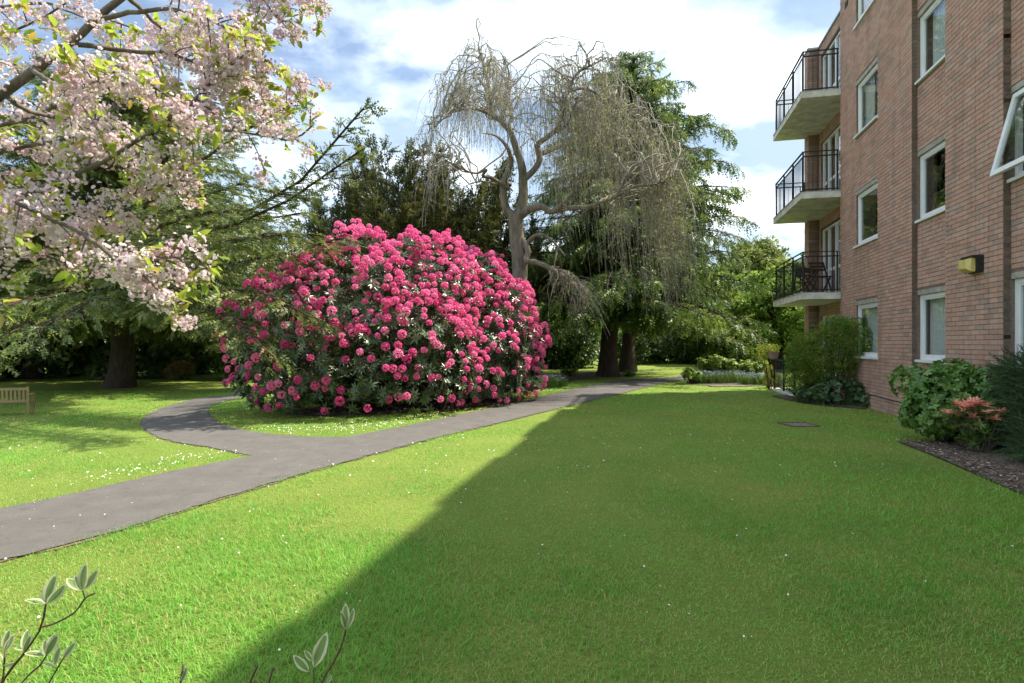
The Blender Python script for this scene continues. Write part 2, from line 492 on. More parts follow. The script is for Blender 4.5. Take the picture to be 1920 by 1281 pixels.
bump(N, L, b, noise(N, L, 90, 5, 0.7), 0.5, 0.004)
m_white = simple('white_upvc', (0.78, 0.80, 0.82), 0.35, 0.04, 6, spec=0.5)
m_conc = simple('concrete', (0.62, 0.61, 0.54), 0.9, 0.28, 4, bmp=0.25)
m_lintel = simple('lintel_concrete', (0.34, 0.335, 0.29), 0.9, 0.3, 9, bmp=0.3)
m_black = simple('black_iron', (0.018, 0.019, 0.022), 0.5, 0.2, 12)
m_roof = simple('roof_felt', (0.12, 0.12, 0.12), 0.9, 0.2, 4)
m_dark = simple('dark_room', (0.05, 0.048, 0.045), 0.9, 0.2, 2)
m_glass, N, L, b = new_mat('window_glass')
gl = N.new('ShaderNodeBsdfGlossy'); gl.inputs['Roughness'].default_value = 0.0; gl.inputs[0].default_value = (0.95, 0.97, 1, 1)
tr = N.new('ShaderNodeBsdfTransparent'); tr.inputs[0].default_value = (0.95, 0.97, 0.96, 1)
fz = N.new('ShaderNodeFresnel')
bf = N.new('ShaderNodeNewGeometry'); ior = N.new('ShaderNodeMix'); ior.inputs[2].default_value = 1.7; ior.inputs[3].default_value = 1 / 1.7
L.new(bf.outputs['Backfacing'], ior.inputs[0]); L.new(ior.outputs[0], fz.inputs[0])
bp = N.new('ShaderNodeBump'); bp.inputs['Strength'].default_value = 0.035; bp.inputs['Distance'].default_value = 0.05
L.new(noise(N, L, 2.2, 2), bp.inputs['Height']); L.new(bp.outputs[0], gl.inputs['Normal'])
mg = N.new('ShaderNodeMixShader'); L.new(fz.outputs[0], mg.inputs[0]); L.new(tr.outputs[0], mg.inputs[1]); L.new(gl.outputs[0], mg.inputs[2])
L.new(mg.outputs[0], N['Material Output'].inputs[0])
m_curtain = leafy('net_curtain', [(0.0, (0.80, 0.84, 0.86)), (1.0, (0.84, 0.87, 0.88))], 0.3, 0.9, 0.1)

RC = (6.93, 8.16); RB = (9.71, 10.93); CA = (12.52, 13.77); BAL = (14.88, 17.72)
sills = [SILL0 + STOREY * k for k in range(4)]
floors = [0.14 + STOREY * k for k in range(4)]
# (u0, u1, depth, [openings (u0,u1,z0,z1)])
def wins(u0, u1): return [(u0, u1, s, min(s + WH + 0.09, TOPZ - 0.25)) for s in sills]
segs = [(6.2, RC[0], 0.0, []), (RC[0], RC[1], -0.10, wins(*RC)), (RC[1], RB[0], 0.0, []), (RB[0], RB[1], -0.10, wins(*RB)),
        (RB[1], BAL[0], 0.0, wins(*CA)), (BAL[0], BAL[1], -0.30, [(BAL[0] + 0.10, BAL[1] - 0.12, f, f + 2.12) for f in floors]), (BAL[1], U_END, 0.0, [])]
# wall core: mortar-faced masonry between the openings
core = MB()
for (u0, u1, d, ops) in segs:
    us = sorted({u0, u1, *[v for o_ in ops for v in o_[:2]]})
    zs = sorted({-0.3, TOPZ, *[v for o_ in ops for v in o_[2:]]})
    for ua, ub in zip(us[:-1], us[1:]):
        for za, zb in zip(zs[:-1], zs[1:]):
            if any(o_[0] <= ua and ub <= o_[1] and o_[2] <= za and zb <= o_[3] for o_ in ops): continue
            core.box(ua, ub, -0.42, d - 0.010, za, zb)
wall = core.build('wall', m_mortar, bld, False)
# the stretch of wall towards and behind the viewer, out of the picture
m_far, N, L, b = new_mat('brick_far')
tc = N.new('ShaderNodeTexCoord'); mp_ = N.new('ShaderNodeMapping'); mp_.inputs['Rotation'].default_value = (R(90), 0, 0)
L.new(tc.outputs['Object'], mp_.inputs[0])
bt = N.new('ShaderNodeTexBrick'); L.new(mp_.outputs[0], bt.inputs[0]); bt.inputs['Scale'].default_value = 1
bt.inputs['Brick Width'].default_value = 0.225; bt.inputs['Row Height'].default_value = 0.075; bt.inputs['Mortar Size'].default_value = 0.006
bt.inputs['Color1'].default_value = (0.36, 0.19, 0.13, 1); bt.inputs['Color2'].default_value = (0.28, 0.16, 0.12, 1); bt.inputs['Mortar'].default_value = (0.2, 0.16, 0.13, 1)
L.new(bt.outputs[0], b.inputs['Base Color']); b.inputs['Roughness'].default_value = 0.9
mb = MB(); mb.box(-9, 6.2, -0.42, -0.002, -0.3, TOPZ); mb.box(-9, -8.6, -9.5, -0.42, -0.3, TOPZ); mb.box(-8.6, U_END - 0.4, -9.5, -9.1, -0.3, TOPZ); mb.box(U_END - 0.42, U_END - 0.012, -9.5, -0.42, -0.3, TOPZ)
mb.build('outer_wall', m_far, bld, False)
mb = MB(); mb.box(-8.6, U_END - 0.42, -9.1, -0.42, 10.0, 10.1)
mb.box(-8.6, U_END - 0.42, -3.2, -3.1, -0.3, 10.0)
for f in floors[1:]: mb.box(-8.6, U_END - 0.42, -3.1, -0.42, f - 0.22, f - 0.02)
mb.build('roof', m_roof, bld, False)
mb = MB(); mb.box(-9.03, BAL[0], -0.45, 0.035, TOPZ + 0.002, TOPZ + 0.05); mb.box(BAL[0] + 0.002, BAL[1], -0.45, -0.265, TOPZ + 0.002, TOPZ + 0.05); mb.box(BAL[1] + 0.003, U_END + 0.03, -0.45, 0.02, TOPZ + 0.002, TOPZ + 0.05)
for ua_, ub2 in ((3.0, 5.2), (7.4, 9.6), (11.2, 12.9)): mb.box(ua_, ub2, -0.45, 0.03, TOPZ + 0.052, TOPZ + 0.17)
mb.build('coping', simple('coping', (0.32, 0.33, 0.33), 0.7, 0.15, 5), bld, False)

# bricks: every one a box with its own edges; the 300 that show largest are parts, the rest one piece
bl = []
for (u0, u1, d, ops) in segs:
    depth = 0.30 if u0 == BAL[1] else 0.10
    z = -0.15; row = 0
    while z < TOPZ - 0.01:
        h = min(0.065, TOPZ - z - 0.004)
        u = u0 - (0.1125 if row % 2 else 0.0)
        while u < u1 - 0.02:
            a_, b_ = max(u, u0), min(u + 0.215, u1)
            spans = [(a_, b_)] if b_ - a_ > 0.02 else []
            for o_ in ops:
                if o_[2] < z + h - 0.012 and z + 0.012 < o_[3]:
                    spans = [s for a2, b2 in spans for s in ((a2, min(b2, o_[0])), (max(a2, o_[1]), b2)) if s[1] - s[0] > 0.02]
            for a2, b2 in spans: bl.append((a2, b2, d - depth, d + random.uniform(-0.0025, 0.0015), z + random.uniform(-0.001, 0.001), z + h))
            u += 0.225
        z += 0.075; row += 1
bl = np.array(bl)
bc = np.stack([bw((q[0] + q[1]) / 2, q[3], (q[4] + q[5]) / 2) for q in bl])
ppx = CX + bc[:, 0] / bc[:, 1] * F; ppy = HY - (bc[:, 2] - EYE) / bc[:, 1] * F
size = (bl[:, 1] - bl[:, 0]) * (bl[:, 5] - bl[:, 4]) / bc[:, 1] ** 3
size[(ppx > 1912) | (ppy < 4) | (ppy > 820)] = 0
big = set(np.argsort(-size)[:300].tolist())
ub = MB(); ub.v = [(x, y, z) for z in (-.5, .5) for y in (-.5, .5) for x in (-.5, .5)]
ub.f = [(4, 5, 7, 6), (0, 2, 3, 1), (2, 6, 7, 3), (0, 4, 6, 2), (1, 3, 7, 5)]; ub.m = [0] * 5
brick_me = ub.mesh('brick'); brick_me.materials.append(m_brick)
for k in big:
    q = bl[k]
    o = bpy.data.objects.new('brick', brick_me); col.objects.link(o); o.parent = wall
    o.location = ((q[0] + q[1]) / 2, (q[2] + q[3]) / 2, (q[4] + q[5]) / 2); o.scale = (q[1] - q[0], q[3] - q[2], q[5] - q[4])
rest = bl[[k for k in range(len(bl)) if k not in big]]
tmb = Tmpl(ub.v, ub.f)
Mx = np.zeros((len(rest), 3, 3)); Mx[:, 0, 0] = rest[:, 1] - rest[:, 0]; Mx[:, 1, 1] = rest[:, 3] - rest[:, 2]; Mx[:, 2, 2] = rest[:, 5] - rest[:, 4]
V, Lp, T, t, mi = scatter(tmb, np.stack([(rest[:, 0] + rest[:, 1]) / 2, (rest[:, 2] + rest[:, 3]) / 2, (rest[:, 4] + rest[:, 5]) / 2], -1), Mx)
o = link('brickwork', raw_mesh('brickwork', V, Lp, T, t), m_brick, wall, False); o['kind'] = 'stuff'
o.data.polygons.foreach_set('use_smooth', np.zeros(len(o.data.polygons), bool))

def frame_mb(mb, u0, u1, z0, z1, y, w=0.065, t=0.06, M=None):
    mb.box(u0, u0 + w, y - t, y, z0, z1, M=M); mb.box(u1 - w, u1, y - t, y, z0, z1, M=M)
    mb.box(u0 + w, u1 - w, y - t + 0.002, y - 0.002, z0, z0 + w, M=M); mb.box(u0 + w, u1 - w, y - t + 0.002, y - 0.002, z1 - w, z1, M=M)

def curtain(parent, u0, u1, y, z0, z1, open_from=None):
    n = 70; us = np.linspace(u0, u1, n); ph = np.cumsum(rng.uniform(0.5, 1.3, n))
    yy = y + 0.022 * np.sin(ph)
    V = np.concatenate([np.stack([us, yy, np.full(n, z0)], -1), np.stack([us, y + (yy - y) * 0.7, np.full(n, z1)], -1)])
    k = np.arange(n - 1); Lp = np.stack([k, k + 1, k + 1 + n, k + n], -1).ravel()
    return link('curtain', raw_mesh('curtain', V, Lp, np.full(n - 1, 4)), m_curtain, parent, False, True)

def window(u0, u1, d, s, floor, opened=False, curt=None):
    top = min(s + WH, TOPZ - 0.34)
    y = d - 0.045
    mb = MB(); frame_mb(mb, u0 + 0.003, u1 - 0.003, s + 0.035, top, y)
    if not opened: frame_mb(mb, u0 + 0.07, u1 - 0.07, s + 0.102, top - 0.067, y - 0.012, 0.028, 0.04)
    w = mb.build('window', m_white, bld, False)
    mb = MB(); mb.box(u0 - (0.0 if d < 0 else 0.04), u1 + (0.0 if d < 0 else 0.04), d - 0.10, d + 0.05, s - 0.012, s + 0.032); mb.build('sill', m_white, w, False)
    mb = MB(); mb.box(u0 + 0.002, u1 - 0.002, d - 0.10, d - 0.003, top + 0.002, top + 0.088); mb.build('lintel', m_lintel, w, False)
    if not opened:
        mb = MB(); mb.box(u0 + 0.09, u1 - 0.09, y - 0.045, y - 0.035, s + 0.12, top - 0.085); mb.build('pane', m_glass, w, False)
    else:
        M = Matrix.Translation((0, y + 0.03, top)) @ Matrix.Rotation(R(14), 4, 'X') @ Matrix.Translation((0, -y, -top))
        mb = MB(); frame_mb(mb, u0 + 0.02, u1 - 0.02, s + 0.05, top - 0.02, y, 0.075, 0.05, M); c_ = mb.build('casement', m_white, w, False)
        tag(c_, 'white top hung casement swung open outwards')
        mb = MB(); mb.box(u0 + 0.09, u1 - 0.09, y - 0.03, y - 0.02, s + 0.12, top - 0.09, M=M); mb.build('pane', m_glass, w, False)
    if curt: curtain(w, u0 + curt[0] * (u1 - u0), u0 + curt[1] * (u1 - u0), d - 0.20, s + 0.05, top - 0.03)
    return w
for k, s in enumerate(sills):
    window(CA[0], CA[1], 0.0, s, k, curt=[(0, 1), (0, .35), (0.55, 1), (0.0, .3)][k])
    window(RB[0], RB[1], -0.10, s, k, curt=[(0, 1), None, (0.2, .9), (0, .6)][k])
    window(RC[0], RC[1], -0.10, s, k, opened=(k == 1), curt=[(.0, .45), None, None, None][k])

def french(k):
    u0, u1, z0, z1, y = BAL[0] + 0.12, BAL[1] - 0.13, floors[k] + 0.02, floors[k] + 2.10, -0.36
    mb = MB(); frame_mb(mb, u0, u1, z0, z1, y, 0.06, 0.06)
    cuts = [u0 + 0.06, u0 + 0.75, u0 + 1.40, u0 + 2.05, u1 - 0.06]
    for c_ in cuts[1:-1]: mb.box(c_ - 0.045, c_ + 0.045, y - 0.058, y + 0.006, z0 + 0.06, z1 - 0.06)
    for a_, b_ in zip(cuts[:-1], cuts[1:]):
        mb.box(a_ + 0.046, b_ - 0.046, y - 0.055, y - 0.004, z0 + 0.78, z0 + 0.86)
    w = mb.build('french_window', m_white, bld, False)
    for a_, b_ in zip(cuts[:-1], cuts[1:]):
        mb = MB(); mb.box(a_ + 0.04, b_ - 0.04, y - 0.04, y - 0.03, z0 + 0.05, z1 - 0.05); mb.build('pane', m_glass, w, False)
for k in range(4): french(k)

BU0, BU1, BD = 14.80, 18.02, 0.93
def balcony(k):
    z1 = floors[k] + 0.0; z0 = z1 - 0.155
    mb = MB(); mb.box(BU0, BU1, 0.006, BD, z0, z1); mb.box(BAL[0] + 0.004, BAL[1] - 0.004, -0.31, 0.0, z0 + 0.004, z1 - 0.004)
    s = mb.build('balcony', m_conc, bld, False)
    mb = MB(); mb.box(BU0 + 0.02, BU1 - 0.02, 0.02, BD + 0.012, z1 + 0.002, z1 + 0.028); mb.build('drip_edge', m_lintel, s, False)
    zt, zm, zb = z1 + 1.07, z1 + 0.95, z1 + 0.09
    y1 = BD - 0.07; ua, ub_ = BU0 + 0.09, BU1 - 0.07
    def piece(nm, a_, b_, w, h=None):
        m_ = MB(); m_.bar(a_, b_, w, h); return m_.build(nm, m_black, s, False)
    for z, w in ((zt, 0.045), (zm, 0.025), (zb, 0.025)):
        piece('rail', (ua - .02, y1, z), (ub_ + .02, y1, z), w, 0.018 if w > .03 else 0.03)
        for u in (ua, ub_): piece('rail', (u, 0.03, z - 0.003), (u, y1 - 0.02, z - 0.003), w, 0.018 if w > .03 else 0.03)
    for u in np.linspace(ua, ub_, 4): piece('post', (u, y1 + 0.001, z1 + 0.03), (u, y1 + 0.001, zt - 0.012), 0.05, 0.03)
    for u in (ua, ub_): piece('post', (u, 0.06, z1 + 0.03), (u, 0.06, zt - 0.012), 0.045, 0.03)
    us = np.linspace(ua, ub_, 28)
    for i_, u in enumerate(us):
        if i_ % 9 == 0: continue
        piece('bar', (u, y1, zb), (u, y1, zm), 0.013)
    for u in (ua, ub_):
        for y in np.linspace(0.06, y1, 8)[1:-1]: piece('bar', (u, y, zb), (u, y, zm), 0.013)
for k in (1, 2, 3): balcony(k)
mb = MB(); mb.box(14.3, 14.5, -0.05, 0.012, TOPZ - 0.62, TOPZ - 0.47); mb.build('vent', m_dark, bld, False)
mb = MB(); mb.tube([bl_ for bl_ in [(11.0, 0.02, 0.30), (11.8, 0.022, 0.295), (12.6, 0.02, 0.31), (13.4, 0.022, 0.30), (14.7, 0.02, 0.305)]], [0.009] * 5, 6); mb.build('cable', m_black, bld, False)

# ---------------------------------------------------------------- wall lamp
lp = empty('wall_lamp', tuple(bw(8.75, 0.0, 2.62)), 'yellowed bulkhead lamp with black back box on the brick wall', 'lamp', rz=math.atan2(WD.y, WD.x))
mb = MB(); mb.box(-0.15, 0.17, 0.004, 0.055, -0.12, 0.13); mb.box(-0.15, 0.17, 0.055, 0.15, 0.095, 0.13); mb.box(-0.15, -0.125, 0.055, 0.10, -0.12, 0.095)
mb.build('lamp_housing', m_black, lp, False)
m_lampy, N, L, b = new_mat('yellowed_plastic'); b.inputs['Roughness'].default_value = 0.25
L.new(ramp(N, L, noise(N, L, 9, 3), [(0.3, (0.62, 0.44, 0.07)), (0.7, (0.70, 0.62, 0.28))]), b.inputs['Base Color']); b.inputs['Subsurface Weight'].default_value = 0.2
mb = MB()
prof = [(0.055, -0.11, 0.118, 0.18), (0.15, -0.105, 0.118, 0.17), (0.21, -0.06, 0.10, 0.10)]
V = []
for (y, zl, zh, hw) in prof: V += [(-0.04 - hw * .45, y, zl), (0.04 + hw * .6, y, zl), (0.04 + hw * .7, y, zh - 0.025), (-0.04 - hw * .45, y, zh - 0.025)]
Fq = []
for r_ in range(2):
    for k in range(4): Fq.append((r_ * 4 + k, r_ * 4 + (k + 1) % 4, r_ * 4 + 4 + (k + 1) % 4, r_ * 4 + 4 + k))
Fq.append((8, 9, 10, 11)); mb.add(V, Fq); mb.build('lamp_diffuser', m_lampy, lp, False)
mb = MB(); mb.tube([(0.16, 0.02, 0.0), (0.26, 0.012, -0.01), (0.33, 0.012, -0.03), (0.335, 0.012, -0.1)], [0.009] * 4, 6); mb.build('cable', m_black, lp, False)

# ---------------------------------------------------------------- folding bistro set on the first balcony
m_teak = simple('dark_teak', (0.060, 0.030, 0.018), 0.6, 0.3, 25)
def folding_chair(u, y, rz, label):
    o_ = empty('folding_chair', tuple(bw(u, y, floors[1] + 0.03)), label, 'chair', rz=math.atan2(WD.y, WD.x) + rz)
    for sx in (-0.19, 0.19):
        mb = MB(); mb.bar((sx, -0.20, 0), (sx, 0.20, 0.86), 0.025, 0.04); mb.build('leg', m_teak, o_, False)
        mb = MB(); mb.bar((sx * .88, 0.22, 0), (sx * .88, -0.18, 0.44), 0.025, 0.04); mb.build('leg', m_teak, o_, False)
    for k in range(6):
        mb = MB(); mb.box(-0.19, 0.19, -0.2 + k * 0.065, -0.15 + k * 0.065, 0.44, 0.458); mb.build('seat_slat', m_teak, o_, False)
    for z in (0.62, 0.71, 0.80):
        yy = -0.2 + 0.40 * z / 0.86
        mb = MB(); mb.box(-0.19, 0.19, yy - 0.012, yy + 0.006, z, z + 0.055); mb.build('back_slat', m_teak, o_, False)
    return o_
folding_chair(15.45, 0.30, R(-75), 'dark wooden folding chair on the lowest balcony, nearest the wall corner')
folding_chair(16.9, 0.40, R(95), 'dark wooden folding chair at the far end of the lowest balcony')
tb = empty('folding_table', tuple(bw(16.2, 0.42, floors[1] + 0.03)), 'small dark slatted folding table on the lowest balcony', 'table', rz=math.atan2(WD.y, WD.x))
for k in range(7):
    mb = MB(); mb.box(-0.3, 0.3, -0.28 + k * 0.08, -0.215 + k * 0.08, 0.70, 0.722); mb.build('top_slat', m_teak, tb, False)
for sx in (-0.24, 0.24):
    mb = MB(); mb.bar((sx, -0.24, 0), (sx, 0.24, 0.70), 0.03, 0.04); mb.build('leg', m_teak, tb, False)
    mb = MB(); mb.bar((sx * .86, 0.24, 0), (sx * .86, -0.24, 0.70), 0.03, 0.04); mb.build('leg', m_teak, tb, False)

# ---------------------------------------------------------------- patio railing with planter at the building's corner
m_terra = simple('pinkish_plastic_pot', (0.30, 0.20, 0.17), 0.7, 0.2, 20)
pr = empty('patio_railing', tuple(bw(15.9, 0.92, 0)), 'black iron railing round the ground floor patio, partly behind the shrub', 'railing', rz=math.atan2(WD.y, WD.x))
def prp(nm, a_, b_, w): 
    m_ = MB(); m_.bar(a_, b_, w); m_.build(nm, m_black, pr, False)
for z in (0.12, 0.92): prp('rail', (-1.6, 0, z), (2.0, 0, z), 0.03); prp('rail', (2.0, 0.0, z - .002), (2.0, -0.85, z - .002), 0.03)
for u in (-1.6, -0.4, 0.8, 2.0): prp('post', (u, 0.001, 0), (u, 0.001, 1.0), 0.05)
for u in np.linspace(-1.6, 2.0, 31)[1:-1]: prp('bar', (u, 0, 0.12), (u, 0, 0.92), 0.014)
mb = MB(); mb.box(14.4, 18.1, 0.02, 1.05, -0.2, 0.05)
o = mb.build('patio', m_conc, None); o.location = bld.location; o.rotation_euler = bld.rotation_euler
tag(o, 'low concrete patio slab at the building corner behind the shrub', None, None, 'structure')
pp = bw(17.75, 0.98, 0.0)
pl = empty('planter_basket', (pp[0], pp[1], 0.95), 'pinkish trough planter hung on the patio railing', 'planter', rz=math.atan2(WD.y, WD.x))
mb = MB()
rings = [(0.0, .10, .24), (0.06, .12, .27), (0.20, .15, .30), (0.205, .16, .31), (0.225, .16, .31), (0.225, .145, .295), (0.19, .14, .29)]
V = []; n = 14
for z, ry, rx in rings:
    for k in range(n):
        a_ = 2 * math.pi * k / n; V.append((rx * .75 * math.copysign(abs(math.cos(a_)) ** .6, math.cos(a_)), ry * math.copysign(abs(math.sin(a_)) ** .6, math.sin(a_)), z))
Fq = [tuple(range(n))[::-1]] + [(r_ * n + k, r_ * n + (k + 1) % n, (r_ + 1) * n + (k + 1) % n, (r_ + 1) * n + k) for r_ in range(len(rings) - 1) for k in range(n)] + [tuple((len(rings) - 1) * n + k for k in range(n))]
mb.add(V, Fq); mb.build('basket', m_terra, pl, False)

# ---------------------------------------------------------------- drain cover, stone slab
dx, dy = on_ground(1498, 797)
dc = empty('drain_cover', (dx, dy, 0.0), 'worn rusty drain cover sunk in the shaded lawn', 'drain cover', rz=R(6))
m_rust = simple('worn_stone', (0.17, 0.145, 0.125), 0.9, 0.55, 14, bmp=0.5); m_rusty = simple('rusty_iron', (0.10, 0.065, 0.045), 0.85, 0.4, 22)
mb = MB(); mb.box(-0.215, 0.215, -0.195, 0.195, -0.05, 0.012); mb.build('cover', m_rust, dc, False)
mb = MB(); mb.box(-0.27, 0.27, 0.20, 0.24, -0.05, 0.020); mb.box(-0.27, 0.27, -0.24, -0.20, -0.05, 0.015); mb.box(-0.27, -0.22, -0.20, 0.20, -0.05, 0.017); mb.box(0.22, 0.27, -0.20, 0.20, -0.05, 0.016); mb.build('rim', m_rusty, dc, False)
sx_, sy_ = on_ground(1365, 725)
mb = MB(); mb.box(-0.62, 0.62, -0.14, 0.14, -0.05, 0.03); o = mb.build('stone_slab', m_rust); o.location = (sx_, sy_, 0); o.rotation_euler.z = R(4)
tag(o, 'flat grey stone slab in the lawn before the blue flower bed', 'slab')
no_grass += [np.array([[dx - .24, dy - .20], [dx + .24, dy - .22], [dx + .25, dy + .22], [dx - .23, dy + .21]]), np.array([[sx_ - .75, sy_ - .17], [sx_ + .75, sy_ - .17], [sx_ + .75, sy_ + .17], [sx_ - .75, sy_ + .17]])]

# ---------------------------------------------------------------- wooden bench seen from behind
m_wood, N, L, b = new_mat('weathered_oak')
tc = N.new('ShaderNodeTexCoord'); mp_ = N.new('ShaderNodeMapping'); mp_.inputs['Scale'].default_value = (3, 14, 14); L.new(tc.outputs['Object'], mp_.inputs[0])
L.new(ramp(N, L, noise(N, L, 4, 5, 0.6, mp_.outputs[0]), [(0.3, (0.26, 0.18, 0.085)), (0.7, (0.44, 0.33, 0.18))]), b.inputs['Base Color']); b.inputs['Roughness'].default_value = 0.75
bx, by = on_ground(53, 777)
bz = float(ground_z(bx, by))
bn = empty('garden_bench', (bx, by, bz), 'pale wooden slatted garden bench seen from behind on the lawn', 'bench', rz=R(27))
S = 0.80
def bp_(nm, a_, b_, w, h=None):
    m_ = MB(); m_.bar(tuple(S * q_ for q_ in a_), tuple(S * q_ for q_ in b_), w * S, (h or w) * S); m_.build(nm, m_wood, bn, False)
WB = 1.6
for x in (0, -WB):
    bp_('leg', (x, 0, 0), (x, -0.06, 0.90), 0.065); bp_('leg', (x, 0.52, 0), (x, 0.52, 0.62), 0.065); bp_('arm', (x, -0.02, 0.64), (x, 0.58, 0.64), 0.075, 0.03); bp_('side_rail', (x, 0.03, 0.38), (x, 0.49, 0.38), 0.04, 0.07)
bp_('back_rail', (-0.035, -0.052, 0.84), (-WB + 0.035, -0.052, 0.84), 0.035, 0.085); bp_('back_rail', (-0.035, -0.025, 0.44), (-WB + 0.035, -0.025, 0.44), 0.035, 0.075)
bp_('front_rail', (-0.035, 0.52, 0.38), (-WB + 0.035, 0.52, 0.38), 0.035, 0.07)
for x in np.linspace(-0.11, -WB + 0.11, 14): bp_('back_slat', (x, -0.028, 0.478), (x, -0.048, 0.797), 0.055, 0.02)
for y in np.linspace(0.06, 0.52, 5): bp_('seat_slat', (-0.04, y, 0.43), (-WB + 0.04, y, 0.43), 0.075, 0.022)
# ================================================================ VEGETATION
# ---------------------------------------------------------------- leaf, spray and flower shapes
def leaf_t(w=0.36, fold=0.10, droop=0.10):
    v = [(0, 0, 0), (0.35, w / 2, fold), (0.35, 0, 0), (0.35, -w / 2, fold), (0.72, w * .38, fold * .7 - droop * .5), (0.72, 0, -droop * .5), (0.72, -w * .38, fold * .7 - droop * .5), (1, 0, -droop)]
    return Tmpl(v, [(0, 2, 1), (0, 3, 2), (1, 2, 5, 4), (2, 3, 6, 5), (4, 5, 7), (5, 6, 7)])
def diamond():
    return Tmpl([(0, 0, 0), (0.45, 0.24, 0.06), (1, 0, -0.05), (0.45, -0.24, 0.06)], [(0, 2, 1), (0, 3, 2)])
def compose(tm, P, M):
    V, Lp, T, t, mi = scatter(tm, P, M)
    f = np.split(Lp, np.cumsum(T)[:-1]); return Tmpl(V, f, mi)
def clump(n, spread=0.5, seed=0, size=0.55):
    """a loose tuft of n leaves"""
    d = rand_dirs(n); d[:, 2] = d[:, 2] * 0.6 + 0.1
    P = rand_dirs(n) * rng.random((n, 1)) ** 0.5 * spread
    return compose(diamond(), P, frames(d, rng.uniform(0.6, 1.1, n) * size, rng.uniform(-1, 1, n)))
def spray(n=8, width=0.32, droop=0.25, lw=0.10, taper=0.55):
    """a flat feathery conifer twig: narrow leaflets on both sides of a bending axis"""
    v, f = [], []
    for i in range(n):
        t = (i + 0.3) / n; z = -droop * t * t; z2 = -droop * (t + .1) ** 2
        for s in (-1, 1):
            l = width * (1 - taper * t) * random.uniform(0.75, 1.15); b = len(v); dz = random.uniform(-0.05, 0.03)
            v += [(t - lw * .5, 0, z), (t + lw * .5, 0, z), (t + 0.16 + random.uniform(-.03, .03), s * l, z2 + dz)]
            f.append((b, b + 1, b + 2) if s > 0 else (b + 1, b, b + 2))
    b = len(v); v += [(0, -.012, 0), (0, .012, 0), (1.05, 0, -droop * 1.1)]; f.append((b, b + 2, b + 1))
    return Tmpl(v, f)

def bez(p0, p1, p2, n):
    t = np.linspace(0, 1, n)[:, None]
    return (1 - t) ** 2 * np.asarray(p0, float) + 2 * t * (1 - t) * np.asarray(p1, float) + t * t * np.asarray(p2, float)

def wob(P, amp):
    n = len(P); w = np.cumsum(rng.normal(size=(n, 3)), 0); w -= np.linspace(0, 1, n)[:, None] * w[-1]
    w[0] = 0
    return P + w * amp / math.sqrt(n)

def along(P, t):
    P = np.asarray(P); d = np.concatenate([[0], np.cumsum(np.linalg.norm(np.diff(P, axis=0), axis=1))]); d /= d[-1]
    q = np.stack([np.interp(t, d, P[:, k]) for k in range(3)], -1)
    e = np.stack([np.interp(min(t + .04, 1), d, P[:, k]) - np.interp(max(t - .04, 0), d, P[:, k]) for k in range(3)], -1)
    return q, e / (np.linalg.norm(e) + 1e-9)

def trunk_path(x, y, z0, h, lean=(0, 0), n=10, amp=0.1):
    t = np.linspace(0, 1, n); P = np.stack([x + lean[0] * t, y + lean[1] * t, z0 - 0.15 + h * t], -1)
    return wob(P, amp)

def flare(r, n, k=0.75):
    t = np.linspace(0, 1, n); return r * (1 - k * t) + r * 0.45 * np.exp(-t * 22)

# ---------------------------------------------------------------- foliage and bark materials
m_yew = leafy('yew_needles', [(0.0, (0.045, 0.078, 0.020)), (0.45, (0.095, 0.14, 0.030)), (0.8, (0.15, 0.195, 0.042)), (1.0, (0.23, 0.235, 0.065))], 0.28, 0.45, 0.4)
m_cedar = leafy('cedar_needles', [(0.0, (0.034, 0.074, 0.018)), (0.5, (0.085, 0.148, 0.026)), (0.85, (0.165, 0.24, 0.038)), (1.0, (0.25, 0.32, 0.06))], 0.25, 0.5, 0.35)
m_dkyew = leafy('dark_yew_needles', [(0.0, (0.030, 0.045, 0.014)), (0.6, (0.070, 0.085, 0.022)), (1.0, (0.14, 0.14, 0.038))], 0.22, 0.5, 0.3)
m_oak = leafy('spring_leaves', [(0.0, (0.07, 0.14, 0.02)), (0.5, (0.13, 0.22, 0.03)), (1.0, (0.21, 0.30, 0.05))], 0.38, 0.5, 0.3)
m_pale = leafy('pale_spring_leaves', [(0.0, (0.12, 0.17, 0.04)), (1.0, (0.25, 0.29, 0.09))], 0.38, 0.5, 0.3)
m_laurel = leafy('dark_shrub_leaves', [(0.0, (0.038, 0.078, 0.022)), (0.7, (0.085, 0.15, 0.036)), (1.0, (0.15, 0.21, 0.05))], 0.2, 0.4, 0.4)
m_rleaf = leafy('rhododendron_leaves', [(0.0, (0.026, 0.055, 0.020)), (0.6, (0.055, 0.095, 0.035)), (1.0, (0.13, 0.16, 0.075))], 0.12, 0.32, 0.55)
m_pink = leafy('rhododendron_flowers', [(0.0, (0.66, 0.045, 0.24)), (0.4, (0.88, 0.14, 0.39)), (1.0, (0.95, 0.34, 0.58))], 0.34, 0.6, 0.2, (0.97, 0.24, 0.50))
m_blossom = leafy('cherry_petals', [(0.0, (0.82, 0.52, 0.61)), (0.35, (0.86, 0.70, 0.76)), (1.0, (0.90, 0.84, 0.86))], 0.34, 0.7, 0.15, (0.90, 0.80, 0.86))
m_calyx = leafy('blossom_stalks', [(0.0, (0.16, 0.10, 0.03)), (1.0, (0.26, 0.22, 0.05))], 0.3)
m_chleaf = leafy('cherry_leaves', [(0.0, (0.20, 0.29, 0.03)), (0.6, (0.30, 0.40, 0.05)), (1.0, (0.34, 0.26, 0.06))], 0.48, 0.4, 0.4)
m_bud = leafy('unfolding_buds', [(0.0, (0.20, 0.21, 0.06)), (1.0, (0.31, 0.34, 0.11))], 0.35)
m_bark_w = bark('grey_bark', (0.095, 0.082, 0.06), (0.27, 0.24, 0.185))
m_twig = simple('grey_twigs', (0.31, 0.285, 0.24), 0.85, 0.3, 3, spec=0.2)
